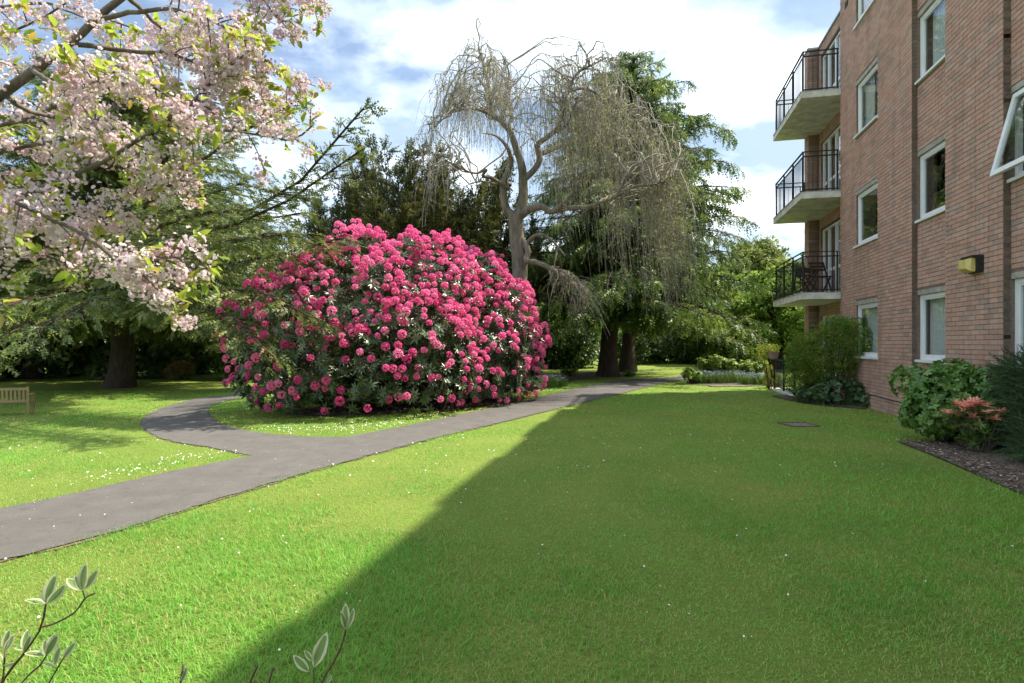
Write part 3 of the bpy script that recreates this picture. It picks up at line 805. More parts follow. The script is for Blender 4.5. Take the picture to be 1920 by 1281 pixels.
m_bark_d = bark('dark_bark', (0.030, 0.022, 0.017), (0.085, 0.065, 0.05))
m_bark_c = bark('cherry_bark', (0.085, 0.07, 0.055), (0.24, 0.21, 0.17), 14)

# ---------------------------------------------------------------- conifers made of limbs and sprays
def conifer_limbs(base, h, n, lmax, z_lo, rise, droop, power=1.2, azf=None, lmin=0.8):
    out = []
    for i in range(n):
        t = (i + random.random()) / n
        z = z_lo + (h * 0.97 - z_lo) * t
        ln = lmax * (1 - (z / (h * 1.03)) ** power) * random.uniform(0.7, 1.08) + lmin
        a_ = random.uniform(0, 2 * math.pi) if azf is None else azf()
        d = np.array([math.cos(a_), math.sin(a_), 0])
        p0 = np.array([base[0], base[1], base[2] + z])
        p1 = p0 + d * ln * 0.5 + np.array([0, 0, rise * ln])
        p2 = p0 + d * ln + np.array([0, 0, (rise * 1.2 - droop) * ln])
        p2[2] = max(p2[2], base[2] + 1.15)
        out.append(wob(bez(p0, p1, p2, 9), 0.10 * ln ** .5))
    return out

def limb_sprays(limbs, step, side, sub_len, size, droop_z, tmin=0.18):
    """side shoots along each limb and the sprays on them; returns twig tubes, positions, directions, sizes"""
    tubes, P, D, Sz = [], [], [], []
    for Lm in limbs:
        ln = np.linalg.norm(np.diff(Lm, axis=0), axis=1).sum()
        k = max(4, int(ln * side))
        for t in np.linspace(tmin, 1.0, k):
            q, e = along(Lm, t)
            for s in (-1, 1):
                if t > 0.985 and s > 0: d = e
                else:
                    sd = np.cross(e, [0, 0, 1]); sd /= np.linalg.norm(sd) + 1e-9
                    d = e * random.uniform(0.4, 1.0) + sd * s * random.uniform(0.5, 1.0)
                d = d / np.linalg.norm(d)
                sl = sub_len * (1.15 - 0.7 * t) * random.uniform(0.6, 1.2) * min(1.0, 0.35 + ln / 6)
                end = q + d * sl + np.array([0, 0, -droop_z * sl * random.uniform(0.3, 1.3)])
                B = bez(q, q + d * sl * .55, end, 5); tubes.append((B, np.linspace(0.014, 0.004, 5)))
                m = max(3, int(sl / step))
                for u in np.linspace(0.15, 1.0, m):
                    p, f = along(B, u)
                    P.append(p + rng.normal(size=3) * 0.04); s2 = random.choice((-1, 1))
                    dd = f + np.cross(f, [0, 0, 1]) * s2 * random.uniform(0.0, 0.9) + np.array([0, 0, random.uniform(-0.45, 0.15) - droop_z * .35])
                    D.append(dd); Sz.append(size * random.uniform(0.7, 1.25))
    return tubes, np.array(P), np.array(D), np.array(Sz)

def twiggy(n, npair, width, droop, lw, fan, hang=0.0):
    """several short feathery twigs fanning from one point"""
    out = []
    for i in range(n):
        tm = spray(npair, width, droop, lw, 0.45)
        d = np.array([[1.0, random.uniform(-fan, fan), random.uniform(-fan, fan) * .6 - hang]])
        V, Lp, T, t, mi = scatter(tm, np.array([[random.uniform(0, .35), random.uniform(-.1, .1), random.uniform(-.08, .08)]]), frames(d, np.array([random.uniform(.45, .8)]), np.array([random.uniform(-.9, .9)])))
        out.append((V, Lp, T, t, mi))
    V, Lp, T, t, mi = join(out)
    return Tmpl(V, np.split(Lp, np.cumsum(T)[:-1]))
sp_yew = [twiggy(4, 4, 0.24, 0.12, 0.20, 0.8) for _ in range(4)]
sp_dark = [twiggy(4, 4, 0.22, 0.1, 0.20, 0.8) for _ in range(4)]
sp_cedar = [twiggy(4, 4, 0.20, 0.45, 0.20, 0.7, 0.30) for _ in range(4)]
def foliage(name, P, D, Sz, temps, mat, parent, rollamp=0.7):
    arr = []; k = rng.integers(0, len(temps), len(P))
    for i_, tm in enumerate(temps):
        s = k == i_
        if s.any(): arr.append(scatter(tm, P[s], frames(D[s], Sz[s], rng.normal(0, rollamp, s.sum()))))
    return scatter_obj(name, arr, mat, parent)

# boughs: a few shapes per tree kind, each bough of a tree a part of its own that shares one of them
def bough_mesh(ln, temps, mats, rise, droop, step, side, sub_len, size, droop_z, dz=0.0, tmin=0.12, r0=0.06):
    L0 = wob(bez((0, 0, 0), (ln * .5, 0, rise * ln), (ln, 0, (rise * 1.2 - droop) * ln), 9), 0.06 * ln ** .5)
    tb, P, D, Sz = limb_sprays([L0], step, side, sub_len, size, droop_z, tmin)
    D[:, 2] += dz
    V1, L1, T1 = many_tubes([(L0, np.linspace(r0, 0.012, 9))], 5); V2, L2, T2 = many_tubes(tb, 3)
    arrs = [(V1, L1, T1, np.zeros(len(V1)), np.zeros(len(T1), int)), (V2, L2, T2, np.zeros(len(V2)), np.zeros(len(T2), int))]
    k = rng.integers(0, len(temps), len(P))
    for i_, tm in enumerate(temps):
        q = k == i_
        if q.any():
            V, Lp, T, t, mi = scatter(tm, P[q], frames(D[q], Sz[q], rng.normal(0, .7, q.sum()))); arrs.append((V, Lp, T, t, mi + 1))
    V, Lp, T, t, mi = join(arrs); me = raw_mesh('bough', V, Lp, T, t, mi)
    for m_ in mats: me.materials.append(m_)
    return me, ln
def put_bough(fam, parent, origin, p, az, ln, tilt=0.0):
    me, l0 = min((fam[random.randrange(len(fam))] for _ in range(3)), key=lambda f_: abs(math.log(f_[1] / ln)))
    o_ = bpy.data.objects.new('bough', me); col.objects.link(o_); o_.parent = parent
    o_.location = Vector(p) - Vector(origin); k = ln / l0
    o_.rotation_euler = (random.uniform(-.35, .35), -tilt, az); o_.scale = (k, min(k, 1.25) if k > 1 else k, min(k, 1.25) if k > 1 else k)
    return o_

# the big yew on the left
yx, yy = on_ground(226, 727); yz = float(ground_z(yx, yy))
yew = empty('yew_tree', (yx, yy, yz), 'broad dark yew with a thick trunk behind the cherry blossom', 'tree')
P = np.array([[yx - .1, yy, yz - .2], [yx, yy, yz + .15], [yx + .06, yy, yz + .7], [yx + .1, yy, yz + 1.6], [yx - .1, yy, yz + 4], [yx + .1, yy, yz + 8], [yx, yy, yz + 12.5]])
tubes_obj('trunk', [(P, [0.72, 0.60, 0.47, 0.42, 0.36, 0.22, 0.05])], m_bark_d, yew, 14)
guides = [[(250, 470, 16), (360, 402, 12.2), (480, 392, 10.3), (570, 335, 9.5), (640, 262, 9.1), (678, 207, 8.9)],
          [(250, 470, 16), (400, 430, 11.4), (500, 400, 10.2), (590, 345, 9.6), (665, 290, 9.2)], [(250, 440, 16), (340, 390, 11.8), (420, 350, 10.4), (500, 345, 9.7), (560, 370, 9.4)], [(250, 480, 16), (330, 460, 11.6), (400, 455, 10.2), (470, 450, 9.5), (530, 440, 9.2)],
          [(250, 420, 16), (330, 330, 12.4), (400, 285, 11), (470, 235, 10), (520, 190, 9.6), (555, 190, 9.5)],
          [(240, 520, 17), (400, 500, 13), (500, 480, 11.6), (580, 470, 10.9), (625, 450, 10.7)],
          [(240, 540, 17), (380, 540, 12.6), (470, 545, 11.0), (530, 560, 10.3), (575, 590, 10.0)],
          [(240, 570, 17), (360, 575, 12.5), (430, 590, 11.0), (470, 615, 10.3), (492, 650, 10.0)],
          [(240, 560, 17), (350, 600, 13.5), (410, 610, 12.2), (435, 640, 11.8)],
          [(240, 500, 17), (380, 470, 13.8), (470, 450, 12.4), (540, 430, 11.6), (590, 440, 11.4)],
          [(240, 450, 17), (350, 440, 14.2), (440, 420, 13), (520, 410, 12.4), (560, 400, 12.2)],
          [(240, 560, 17), (170, 560, 14), (120, 590, 12), (70, 620, 11.2)],
                    [(240, 540, 17), (60, 560, 15), (-40, 590, 13.5), (-120, 620, 13)]]
glimbs = [wob(resample([np.array([yx, yy, yz + 3.2])] + [at(*g) for g in G], 14), 0.06) for G in guides]
tubes_obj('limbs', [(l, np.linspace(0.10, 0.016, len(l))) for l in glimbs], m_bark_d, yew, 5)
t2, P2, D2, S2 = limb_sprays(glimbs[:5], 0.11, 3.3, 0.62, 0.235, 0.15, 0.35)
t3, P3, D3, S3 = limb_sprays(glimbs[5:], 0.13, 3.0, 0.95, 0.34, 0.40, 0.35)
tubes_obj('twigs', t2 + t3, m_bark_d, yew, 3)
ycrown = foliage('crown', np.concatenate([P2, P3]), np.concatenate([D2, D3]), np.concatenate([S2, S3]), sp_yew, m_yew, yew)
yfam = [bough_mesh(l, sp_yew, [m_bark_d, m_yew], .15, .30, .13, 3.0, 1.15, .42, .35) for l in (2.2, 3.2, 4.4, 5.6, 6.6)]
for i in range(215):
    t = (i + random.random()) / 215; z = 2.5 + 10.3 * t ** 1.2
    ln = (7.0 * (1 - (z / 14.2) ** 1.7) + .9) * random.uniform(.72, 1.08)
    put_bough(yfam, yew, (yx, yy, yz), (yx, yy, yz + z), random.uniform(0, 6.283), ln, random.uniform(-.12, .12) + .5 * t * t)

# the deodar cedar behind the weeping tree
cx_, cy_ = on_ground(1140, 706); cz_ = float(ground_z(cx_, cy_))
ced = empty('cedar_tree', (cx_, cy_, cz_), 'tall dark cedar with drooping layered boughs behind the weeping tree', 'tree')
P = np.array([[cx_, cy_, cz_ - .2], [cx_, cy_, cz_ + .3], [cx_ + .02, cy_, cz_ + 1.2], [cx_ + .3, cy_, cz_ + 5], [cx_ + .8, cy_, cz_ + 10], [cx_ + 1.1, cy_, cz_ + 14.0]])
tubes_obj('trunk', [(P, [0.62, 0.46, 0.36, 0.30, 0.16, 0.03])], m_bark_d, ced, 14)
cl = []
for G in [[(1170, 520, 24), (1270, 560, 22.5), (1350, 590, 21.5), (1440, 640, 21)], [(1170, 560, 24), (1260, 590, 22), (1340, 620, 21), (1400, 648, 20.5)], [(1190, 420, 24), (1290, 415, 23.5), (1350, 405, 23), (1392, 408, 23)],
          [(1190, 330, 24.5), (1280, 310, 24), (1340, 300, 24), (1375, 312, 24)], [(1185, 260, 24.5), (1270, 250, 24), (1330, 235, 24), (1366, 250, 24)], [(1183, 175, 24.8), (1230, 165, 24.6), (1285, 152, 24.4)], [(1190, 370, 24), (1300, 350, 23.6), (1385, 352, 23.4)], [(1160, 560, 24), (1090, 590, 22), (1030, 620, 21)],
          [(1185, 475, 24), (1290, 480, 23), (1350, 470, 22.6), (1392, 482, 22.4)], [(1190, 215, 24.6), (1260, 225, 24), (1320, 215, 24)], [(1180, 140, 24.8), (1190, 118, 24.8), (1184, 108, 24.8)]]:
    cl.append(resample([at(*g) for g in G], 10))
tubes_obj('limbs', [(l, np.linspace(0.075, 0.014, len(l))) for l in cl], m_bark_d, ced, 5)
t1, P1, D1, S1 = limb_sprays(cl, 0.15, 3.2, 0.75, 0.50, 0.45, 0.12)
tubes_obj('twigs', t1, m_bark_d, ced, 3)
foliage('crown', P1, D1, S1, sp_cedar, m_cedar, ced)
cfam = [bough_mesh(l, sp_cedar, [m_bark_d, m_cedar], .16, .34, .14, 3.2, .95, .46, .5, -.1) for l in (1.5, 2.6, 3.8, 5.0)]
for i in range(250):
    t = (i + random.random()) / 250; z = 2.2 + 11.6 * t
    ln = (5.4 * (1 - t) ** .8 + .5) * random.uniform(.7, 1.1)
    put_bough(cfam, ced, (cx_, cy_, cz_), (cx_ + 1.1 * z / 14, cy_, cz_ + z), random.uniform(0, 6.283), ln, .12 + .25 * t)
x2, y2 = on_ground(1177, 697); z2 = float(ground_z(x2, y2))
c2 = empty('cedar_tree', (x2, y2, z2), 'slimmer cedar trunk just behind and right of the main cedar trunk', 'tree')
tubes_obj('trunk', [(trunk_path(x2, y2, z2, 11, (0.4, 0.2)), flare(0.36, 10))], m_bark_d, c2, 12)
for i in range(45): put_bough(cfam, c2, (x2, y2, z2), (x2, y2, z2 + 2.6 + 8 * i / 45), random.uniform(0, 6.283), (4.6 * (1 - i / 45) + .7) * random.uniform(.7, 1.1), .1)

# dark upright yews behind the rhododendron
dfam = [bough_mesh(l, sp_dark, [m_bark_d, m_dkyew], .02, .02, .15, 4.2, .62, .42, -.05, .1, .02, .03) for l in (1.6, 2.4, 3.2)]
def upright_yew(px, py, top_py, yd, wid, label, n=70):
    x = (px - CX) / F * yd; z = float(ground_z(x, yd)); h = EYE + (HY - top_py) / F * yd - z
    o_ = empty('dark_yew', (x, yd, z), label, 'tree', 'dark yews behind the rhododendron')
    tubes_obj('trunk', [(trunk_path(x, yd, z, h * .8), flare(0.3, 10))], m_bark_d, o_, 8)
    for i in range(n):
        a_ = random.uniform(0, 2 * math.pi); r_ = wid * math.sqrt(random.random()); ln = random.uniform(1.6, 3.4)
        top = h * (1 - 0.42 * (r_ / wid) ** 1.7) * (1.0 if i % 3 == 0 else random.uniform(.3, .95)); zz_ = max(.1, top - ln * .93)
        put_bough(dfam, o_, (x, yd, z), (x + r_ * .85 * math.cos(a_), yd + r_ * .85 * math.sin(a_), z + zz_), a_ + random.uniform(-.8, .8), ln, R(random.uniform(62, 82)))
upright_yew(752, 700, 283, 21.5, 2.7, 'tallest dark upright yew rising behind the rhododendron top', 170)
upright_yew(650, 700, 345, 22.0, 1.9, 'lower dark upright yew at the left shoulder of the rhododendron', 110)
upright_yew(885, 700, 322, 22.6, 2.6, 'dark upright yew behind the trunk of the weeping tree', 160)

# ---------------------------------------------------------------- weeping tree
WY = 16.6
wx, wz = (972 - CX) / F * WY, 0.0
wt = empty('weeping_tree', (wx, WY, wz), 'gnarled weeping tree with grey limbs and hanging nearly bare twigs', 'tree')
def wl_(pts): return resample([at(p[0], p[1], WY + (p[2] if len(p) > 2 else 0)) for p in pts], max(8, len(pts) * 4))
def taper(P, a_, b_): return np.linspace(a_, b_, len(P)) * rng.uniform(0.94, 1.06, len(P))
trk = wl_([(968, 752), (970, 700), (971, 620), (971, 560), (975, 500), (969, 450), (966, 402)])
wlimbs = [(trk, np.interp(np.linspace(0, 1, len(trk)), [0, .1, .5, 1], [.38, .29, .235, .21])),]
def WLm(a_, b_, pts): 
    P_ = wl_(pts); wlimbs.append((P_, taper(P_, a_ * .86, b_ * .5))); return P_
Lm = [WLm(.16, .02, [(966, 408), (950, 393), (944, 365), (946, 335), (956, 315), (959, 300, -.1), (950, 275, -.4), (930, 255, -.8), (905, 250, -1.2)]),
      WLm(.18, .045, [(972, 408), (980, 380), (981, 345), (978, 310), (968, 280), (957, 248), (938, 226), (923, 214), (919, 180), (914, 150), (906, 118), (897, 88)]),
      WLm(.11, .03, [(982, 320), (972, 295, .3), (963, 265, .6), (955, 235, .9), (960, 215, 1.1), (948, 180, 1.3), (955, 140, 1.5), (940, 100, 1.6)]),
      WLm(.12, .035, [(984, 335), (1002, 318), (1012, 298), (1008, 272), (1026, 258, -.3), (1045, 240, -.6), (1056, 208, -.9), (1066, 170, -1.1), (1082, 138, -1.3), (1110, 122, -1.4), (1138, 108, -1.5)]),
      WLm(.06, .025, [(1040, 246, -.5), (1062, 235, -.8), (1072, 212, -1.2), (1085, 180, -1.6)]),
      WLm(.07, .02, [(928, 222), (905, 208, -.3), (880, 204, -.6), (853, 207, -1.0), (832, 222, -1.3), (815, 240, -1.5)]),
      WLm(.075, .02, [(955, 355), (940, 345, -.2), (922, 334, -.5), (905, 330, -.7), (912, 318, -.9), (893, 325, -1.1), (868, 318, -1.4), (838, 302, -1.7)]),
      WLm(.06, .02, [(957, 348, .2), (945, 338, .5), (930, 345, .9), (900, 340, 1.4), (870, 350, 1.8)]),
      WLm(.15, .05, [(972, 408), (992, 393, -.2), (1015, 388, -.4), (1034, 397, -.6), (1054, 383, -.9), (1074, 360, -1.2), (1080, 332, -1.4)]),
      WLm(.09, .035, [(1040, 396, -.6), (1072, 390, -.8), (1105, 388, -1.1), (1130, 378, -1.5), (1152, 370, -1.8), (1168, 345, -2.0), (1176, 322, -2.1)]),
      WLm(.06, .02, [(1150, 371, -1.8), (1190, 350, -2.0), (1230, 345, -1.9), (1262, 330, -1.6)]),
      WLm(.08, .03, [(984, 462), (1000, 444, -.2), (1018, 441, -.4), (1036, 452, -.5), (1052, 470, -.6), (1060, 480, -.7)]),
      WLm(.12, .09, [(972, 440), (990, 470, -.2), (986, 490, -.3), (1005, 492, -.4), (1030, 503, -.6), (1062, 522, -.9), (1090, 544, -1.1)]),
      WLm(.06, .04, [(1084, 540, -1.05), (1074, 555, -1.1), (1079, 572, -1.1), (1074, 590, -1.1)]),
      WLm(.045, .02, [(1046, 462, -.5), (1042, 485, -.7), (1038, 505, -.9)]),
      WLm(.10, .03, [(1010, 290), (1035, 280, .5), (1070, 268, 1.0), (1110, 262, 1.5), (1150, 258, 1.8), (1190, 240, 2.0)]),
      WLm(.07, .025, [(1064, 172, -1.1), (1090, 165, -.7), (1120, 175, -.4), (1150, 190, 0), (1185, 215, .3), (1225, 245, .5)])]
# arching side branches from the limbs to the rim of the crown, then thin twigs hanging from them
wtw = []; arches = []
def arch(p0, tgt, r0=0.024):
    p0 = np.asarray(p0); tgt = np.asarray(tgt); mid = (p0 + tgt) / 2 + np.array([0, 0, random.uniform(0.25, 0.9)])
    A = wob(bez(p0, mid, tgt, 9), 0.22); arches.append((A, np.linspace(r0, 0.008, 9))); return A
all_src = np.concatenate([l[len(l) // 2:] for l in Lm[1:]])
def crown_target():
    """a point on the umbrella-shaped crown: lower on the outside, lower to the right"""
    if random.random() < 0.40:
        px = random.uniform(800, 975); top = np.interp(px, [795, 830, 880, 940, 980], [250, 125, 68, 62, 95]); py = random.uniform(top, top + 150)
    else:
        px = 985 + 305 * random.random() ** 0.9; top = np.interp(px, [985, 1050, 1100, 1150, 1200, 1250, 1300], [130, 90, 68, 90, 165, 230, 310]); py = random.uniform(top, top + 170)
    return at(px, py, WY + random.uniform(-2.2, 2.0))
for _a in range(236):
    tg = crown_target() if _a < 214 else at(random.uniform(1120, 1310), random.uniform(240, 430), WY + random.uniform(-3.0, 2.2))
    d = np.linalg.norm((all_src - tg) * [1, 1, 0.8], axis=1) + np.maximum(0, all_src[:, 2] - tg[2]) * 0.5
    k = rng.choice(np.argsort(d)[:14])
    A = arch(all_src[k], tg)
    m = random.randint(5, 10)
    for u in np.linspace(0.3, 1.0, m):
        p, e = along(A, u)
        right = p[0] > (1000 - CX) / F * WY
        ln = random.uniform(0.4, 1.9) if not right else random.uniform(0.8, 4.0)
        if _a >= 214: ln = random.uniform(1.2, 3.6)
        ln = min(ln, max(0.3, p[2] - random.uniform(1.5, 2.4)))
        out = e * random.uniform(0.10, 0.35) + np.array([random.uniform(-.25, .25), random.uniform(-.25, .25), random.uniform(-.05, .25)])
        sway = np.array([0.10 if right else -0.06, 0, 0]) * ln
        B = bez(p, p + out, p + out * 1.4 + sway + np.array([random.uniform(-.1, .1), random.uniform(-.1, .1), -ln]), 7)
        wtw.append((wob(B, 0.07), np.linspace(0.0070, 0.0028, 7)))
        for q_ in range(random.randint(0, 2)):
            p2, e2 = along(B, random.uniform(0.2, 0.85)); l2 = random.uniform(0.15, 0.6)
            wtw.append((wob(bez(p2, p2 + [random.uniform(-.15, .15), random.uniform(-.15, .15), 0.02], p2 + [random.uniform(-.22, .22), random.uniform(-.2, .2), -l2], 4), 0.03), np.linspace(0.006, 0.003, 4)))
# short knotted twigs pointing up at the crown top
for _ in range(260):
    tg = crown_target(); 
    A, _r = arches[random.randrange(len(arches))]; p, e = along(A, random.uniform(.5, 1)); l2 = random.uniform(.15, .5)
    wtw.append((wob(bez(p, p + rng.normal(size=3) * .1, p + rng.normal(size=3) * .2 + [0, 0, l2 * .8], 5), 0.05), np.linspace(.008, .0035, 5)))
# the tangle hanging from the broken low limb
for _ in range(120):
    p, e = along(Lm[12], random.uniform(0.55, 1.0)); l2 = random.uniform(.5, 1.6)
    p3 = p + np.array([random.uniform(-.3, .9), random.uniform(-.6, .3), -l2 * random.uniform(.3, 1)]); p3[2] = max(p3[2], 1.35)
    wtw.append((wob(bez(p, p + [random.uniform(-.1, .5), random.uniform(-.3, .3), .15], p3, 7), .10), np.linspace(.010, .0035, 7)))
tubes_obj('trunk', wlimbs, m_bark_w, wt, 10)
tubes_obj('branches', arches, m_twig, wt, 5)
o = tubes_obj('twigs', wtw, m_twig, wt, 3); o['kind'] = 'stuff'
PB, DB, SB = [], [], []
for B, r_ in wtw:
    nb = random.randint(0, 2) if B[0][0] < .6 else random.randint(1, 5)
    for u in rng.random(nb):
        p, e = along(B, u); PB.append(p + rng.normal(size=3) * .03); DB.append(e + rng.normal(size=3) * .6); SB.append(random.uniform(.035, .085))
bud_t = [clump(3, .35, 0, .8), clump(4, .45, 0, .7)]
foliage('crown', np.array(PB), np.array(DB), np.array(SB), bud_t, m_bud, wt)

# ---------------------------------------------------------------- broadleaf trees and shrubs in the background
cl_t = [clump(9, .55, 0, .55) for _ in range(4)]
def blob_points(blobs, n, shell=0.62, flat=None):
    """points spread through the outer part of a union of lumps"""
    out, nor = [], []
    vol = np.array([b_[3] * b_[4] * b_[5] for b_ in blobs]) ** (2 / 3); vol /= vol.sum()
    for b_, v_ in zip(blobs, vol):
        k = int(n * v_) + 1
        d = rand_dirs(k); r_ = (shell + (1 - shell) * rng.random(k) ** .6) * (1 + 0.13 * np.sin(d[:, 0] * 7 + b_[0] * 3) * np.sin(d[:, 1] * 6 + 1) * np.cos(d[:, 2] * 8))
        out.append(np.array(b_[:3]) + d * r_[:, None] * np.array(b_[3:])); nor.append(d / np.array(b_[3:]) * min(b_[3:]))
    P, D = np.concatenate(out), np.concatenate(nor)
    return P, D
def leafy_tree(name, px, yd, top_py, wid, label, mat, n, size, group=None, low=0.25, nb=16, trunk_r=0.28, base_py=None):
    x = (px - CX) / F * yd; z = float(ground_z(x, yd)); h = EYE + (HY - top_py) / F * yd - z
    o_ = empty(name, (x, yd, z), label, 'tree', group)
    bl_ = []; lb = []
    tp = trunk_path(x, yd, z, h * .75)
    for i in range(nb):
        a_ = i * 2.4 + random.random(); t = (i + .5) / nb; zz_ = h * (low + (0.92 - low) * t); prof_ = math.sin(math.pi * min(1, 0.25 + 0.72 * t)) ** .7
        r_ = wid * prof_ * random.uniform(.45, .75); s = wid * random.uniform(.32, .48) * (0.6 + .4 * prof_)
        c_ = (x + r_ * math.cos(a_), yd + r_ * math.sin(a_), z + min(zz_, h - s * .8))
        bl_.append((*c_, s, s, s * .8)); q, e = along(tp, min(.95, max(.2, zz_ / h - .15))); lb.append((wob(bez(q, (q + c_) / 2 + [0, 0, .2], c_, 6), .1), np.linspace(trunk_r * .35, .03, 6)))
    tubes_obj('trunk', [(tp, flare(trunk_r, 10))] + lb, m_bark_d, o_, 7)
    P, D = blob_points(bl_, n, .35); D = D + rng.normal(size=D.shape) * .5
    c_ = foliage('crown', P, D, rng.uniform(.7, 1.3, len(P)) * size, cl_t, mat, o_)
    SHAPES.setdefault((mat.name, n), []).append((o_, h, wid)); return o_
SHAPES = {}
def copy_tree(src, px, yd, top_py, wid, label, group):
    """another tree of the same kind: trunk and crown turned and resized"""
    o0, h0, w0 = src; x = (px - CX) / F * yd; z = float(ground_z(x, yd)); h = EYE + (HY - top_py) / F * yd - z
    o_ = empty(o0.name.split('.')[0], (x, yd, z), label, 'tree', group, rz=random.uniform(0, 6.28)); k = wid / w0; o_.scale = (k, k, h / h0)
    for ch in o0.children:
        c_ = ch.copy(); col.objects.link(c_); c_.parent = o_
    return o_
G_ = 'trees beyond the lawn'
pale = leafy_tree('broadleaf_tree', 1420, 38, 440, 3.0, 'pale green tree in fresh leaf beyond the lawn, left of the balconies', m_pale, 2600, .55, G_)
oak1 = leafy_tree('broadleaf_tree', 1450, 30, 500, 2.6, 'bright green leafy tree just left of the building corner', m_oak, 3600, .42, G_, .06)
dark1 = leafy_tree('broadleaf_tree', 380, 34, 470, 3.4, 'green tree behind the right side of the big yew', m_laurel, 2600, .58, G_, .05)
S_oak, S_dark = SHAPES[(m_oak.name, 3600)][0], SHAPES[(m_laurel.name, 2600)][0]
for px, yd, tp_, w_, lb_, src in [(1360, 34, 510, 2.6, 'bright green tree between the cedar and the building', S_oak), (1540, 36, 470, 3.2, 'leafy green tree standing behind the building corner', S_oak), (1290, 37, 500, 3.0, 'mid green tree behind the right boughs of the cedar', S_oak),
                              (1030, 35, 470, 3.4, 'dark tree seen between weeping tree and cedar trunk', S_dark), (500, 31, 455, 3.0, 'green tree between the yew boughs and the rhododendron', S_oak), (60, 30, 330, 4.4, 'dark leafy tree at the far left behind the bench', S_dark), (-160, 26, 300, 4.0, 'dark leafy tree at the left edge of the garden', S_dark), (860, 33, 450, 3.4, 'dark tree behind the rhododendron and the upright yews', S_dark), (230, 31, 400, 3.6, 'dark tree straight behind the big yew trunk', S_dark)]:
    copy_tree(src, px, yd, tp_, w_, lb_, G_)

def shrub(name, x, y, wid, dep, h, label, mats, n, size, group=None, temps=None, nb=6, cat='shrub', fl=None):
    z = float(ground_z(x, y)); o_ = empty(name, (x, y, z), label, cat, group)
    bl_ = [(x + random.uniform(-.6, .6) * wid * .7, y + random.uniform(-.5, .5) * dep * .7, z + h * random.uniform(.28, .58), wid * random.uniform(.38, .55), dep * random.uniform(.4, .6), h * random.uniform(.34, .45)) for _ in range(nb)]
    st = [(wob(bez((x + random.uniform(-.15, .15) * wid, y + random.uniform(-.15, .15) * dep, z - .03), (b_[0], b_[1], z + h * .25), b_[:3], 6), .04), np.linspace(.02, .006, 6)) for b_ in bl_ for _k in range(2)]
    tubes_obj('stems', st, m_bark_d, o_, 5)
    P, D = blob_points(bl_, n, .5); k = P[:, 2] > z + .04; P, D = P[k], D[k] + rng.normal(size=(k.sum(), 3)) * .4
    foliage('foliage', P, D, rng.uniform(.7, 1.3, len(P)) * size, temps or cl_t, mats, o_)
    if fl:
        P, D = blob_points(bl_, fl[1], .97); k = (P[:, 2] > z + .1) & (D[:, 2] > -.3)
        foliage('flowers', P[k], D[k], rng.uniform(.7, 1.3, k.sum()) * fl[2], fl[3] if len(fl) > 3 else cl_t, fl[0], o_)
    return o_
# dark evergreen shrubs that close the view along the far side of the lawn
spots = [(-40, 29, 'left of the bench'), (95, 30, 'behind the bench'), (150, 33, 'in the gap left of the yew trunk'), (330, 31, 'behind the low azalea'), (430, 28, 'just left of the rhododendron'), (520, 29, 'behind the left end of the rhododendron'), (610, 29, 'behind the left part of the rhododendron'), (700, 30, 'behind the middle of the rhododendron'),
         (800, 30, 'behind the tall upright yew'), (905, 31, 'behind the right part of the rhododendron'), (985, 31, 'nearest the weeping tree trunk'), (1040, 30, 'left of the cedar trunk'), (1085, 30.5, 'touching the left side of the cedar trunk'), (1200, 33, 'right of the two cedar trunks'), (1250, 34, 'above the far end of the path'),
         (1305, 33, 'behind the blue flowers'), (1360, 34, 'behind the bed middle'), (1410, 33, 'behind the right clump of perennials'), (1455, 32, 'behind the trough planter'), (1500, 30, 'behind the patio corner')]
protos = []
for i_, (px, yd, where) in enumerate(spots):
    lb_ = 'dark evergreen shrub at the far lawn edge, ' + where; x, y = (px - CX) / F * yd, yd + 1.5
    if i_ < 4: protos.append(shrub('evergreen_shrub', x, y, 2.3, 1.6, random.uniform(2.3, 2.9) * (.75 if px == 150 else 1), lb_, m_laurel, 900, .36, 'evergreen shrubs along the far lawn edge', nb=7)); continue
    src = protos[i_ % 4]; o_ = empty('evergreen_shrub', (x, y, float(ground_z(x, y))), lb_, 'shrub', 'evergreen shrubs along the far lawn edge', rz=random.uniform(-.5, .5) + math.pi * (i_ % 3 == 0)); o_.scale = (random.uniform(.9, 1.15), 1, random.uniform(.85, 1.2))
    for ch in src.children:
        c_ = ch.copy(); col.objects.link(c_); c_.parent = o_
for i_, (px, where) in enumerate([(-300, 'far left'), (-60, 'left of the yew'), (170, 'behind the yew trunk'), (400, 'right of the yew'), (640, 'left of the dark upright yews'), (900, 'behind the weeping tree'), (1150, 'behind the cedar'), (1330, 'between cedar and building'), (1480, 'by the balconies')]):
    copy_tree(S_dark if i_ % 2 else S_oak, px, 50, 520 - 25 * (i_ % 2), 5.2, 'distant mid green tree closing the view, ' + where, 'distant trees closing the view')
m_azalea = leafy('azalea_flowers', [(0.0, (0.40, 0.08, 0.06)), (.6, (0.48, 0.12, 0.13)), (1.0, (0.55, 0.28, 0.20))], .3)
m_red = leafy('red_flowers', [(0.0, (0.55, 0.035, 0.02)), (1.0, (0.65, 0.09, 0.04))], .3)
x, y = on_ground(330, 713); shrub('azalea', x, y + .8, 1.1, .8, 1.0, 'low azalea dotted with reddish pink flowers right of the yew trunk', m_pale, 700, .16, nb=6, fl=(m_azalea, 300, .14))
x, y = on_ground(268, 712); shrub('dark_leaved_shrub', x, y + .9, 1.0, .8, 1.0, 'rounded grey green shrub beside the yew trunk, left of the azalea', m_laurel, 700, .17, nb=6)
x, y = on_ground(194, 707); shrub('azalea', x, y + 1.0, .6, .5, .85, 'small bright red azalea left of the yew trunk', m_oak, 150, .14, nb=4, fl=(m_red, 160, .15))
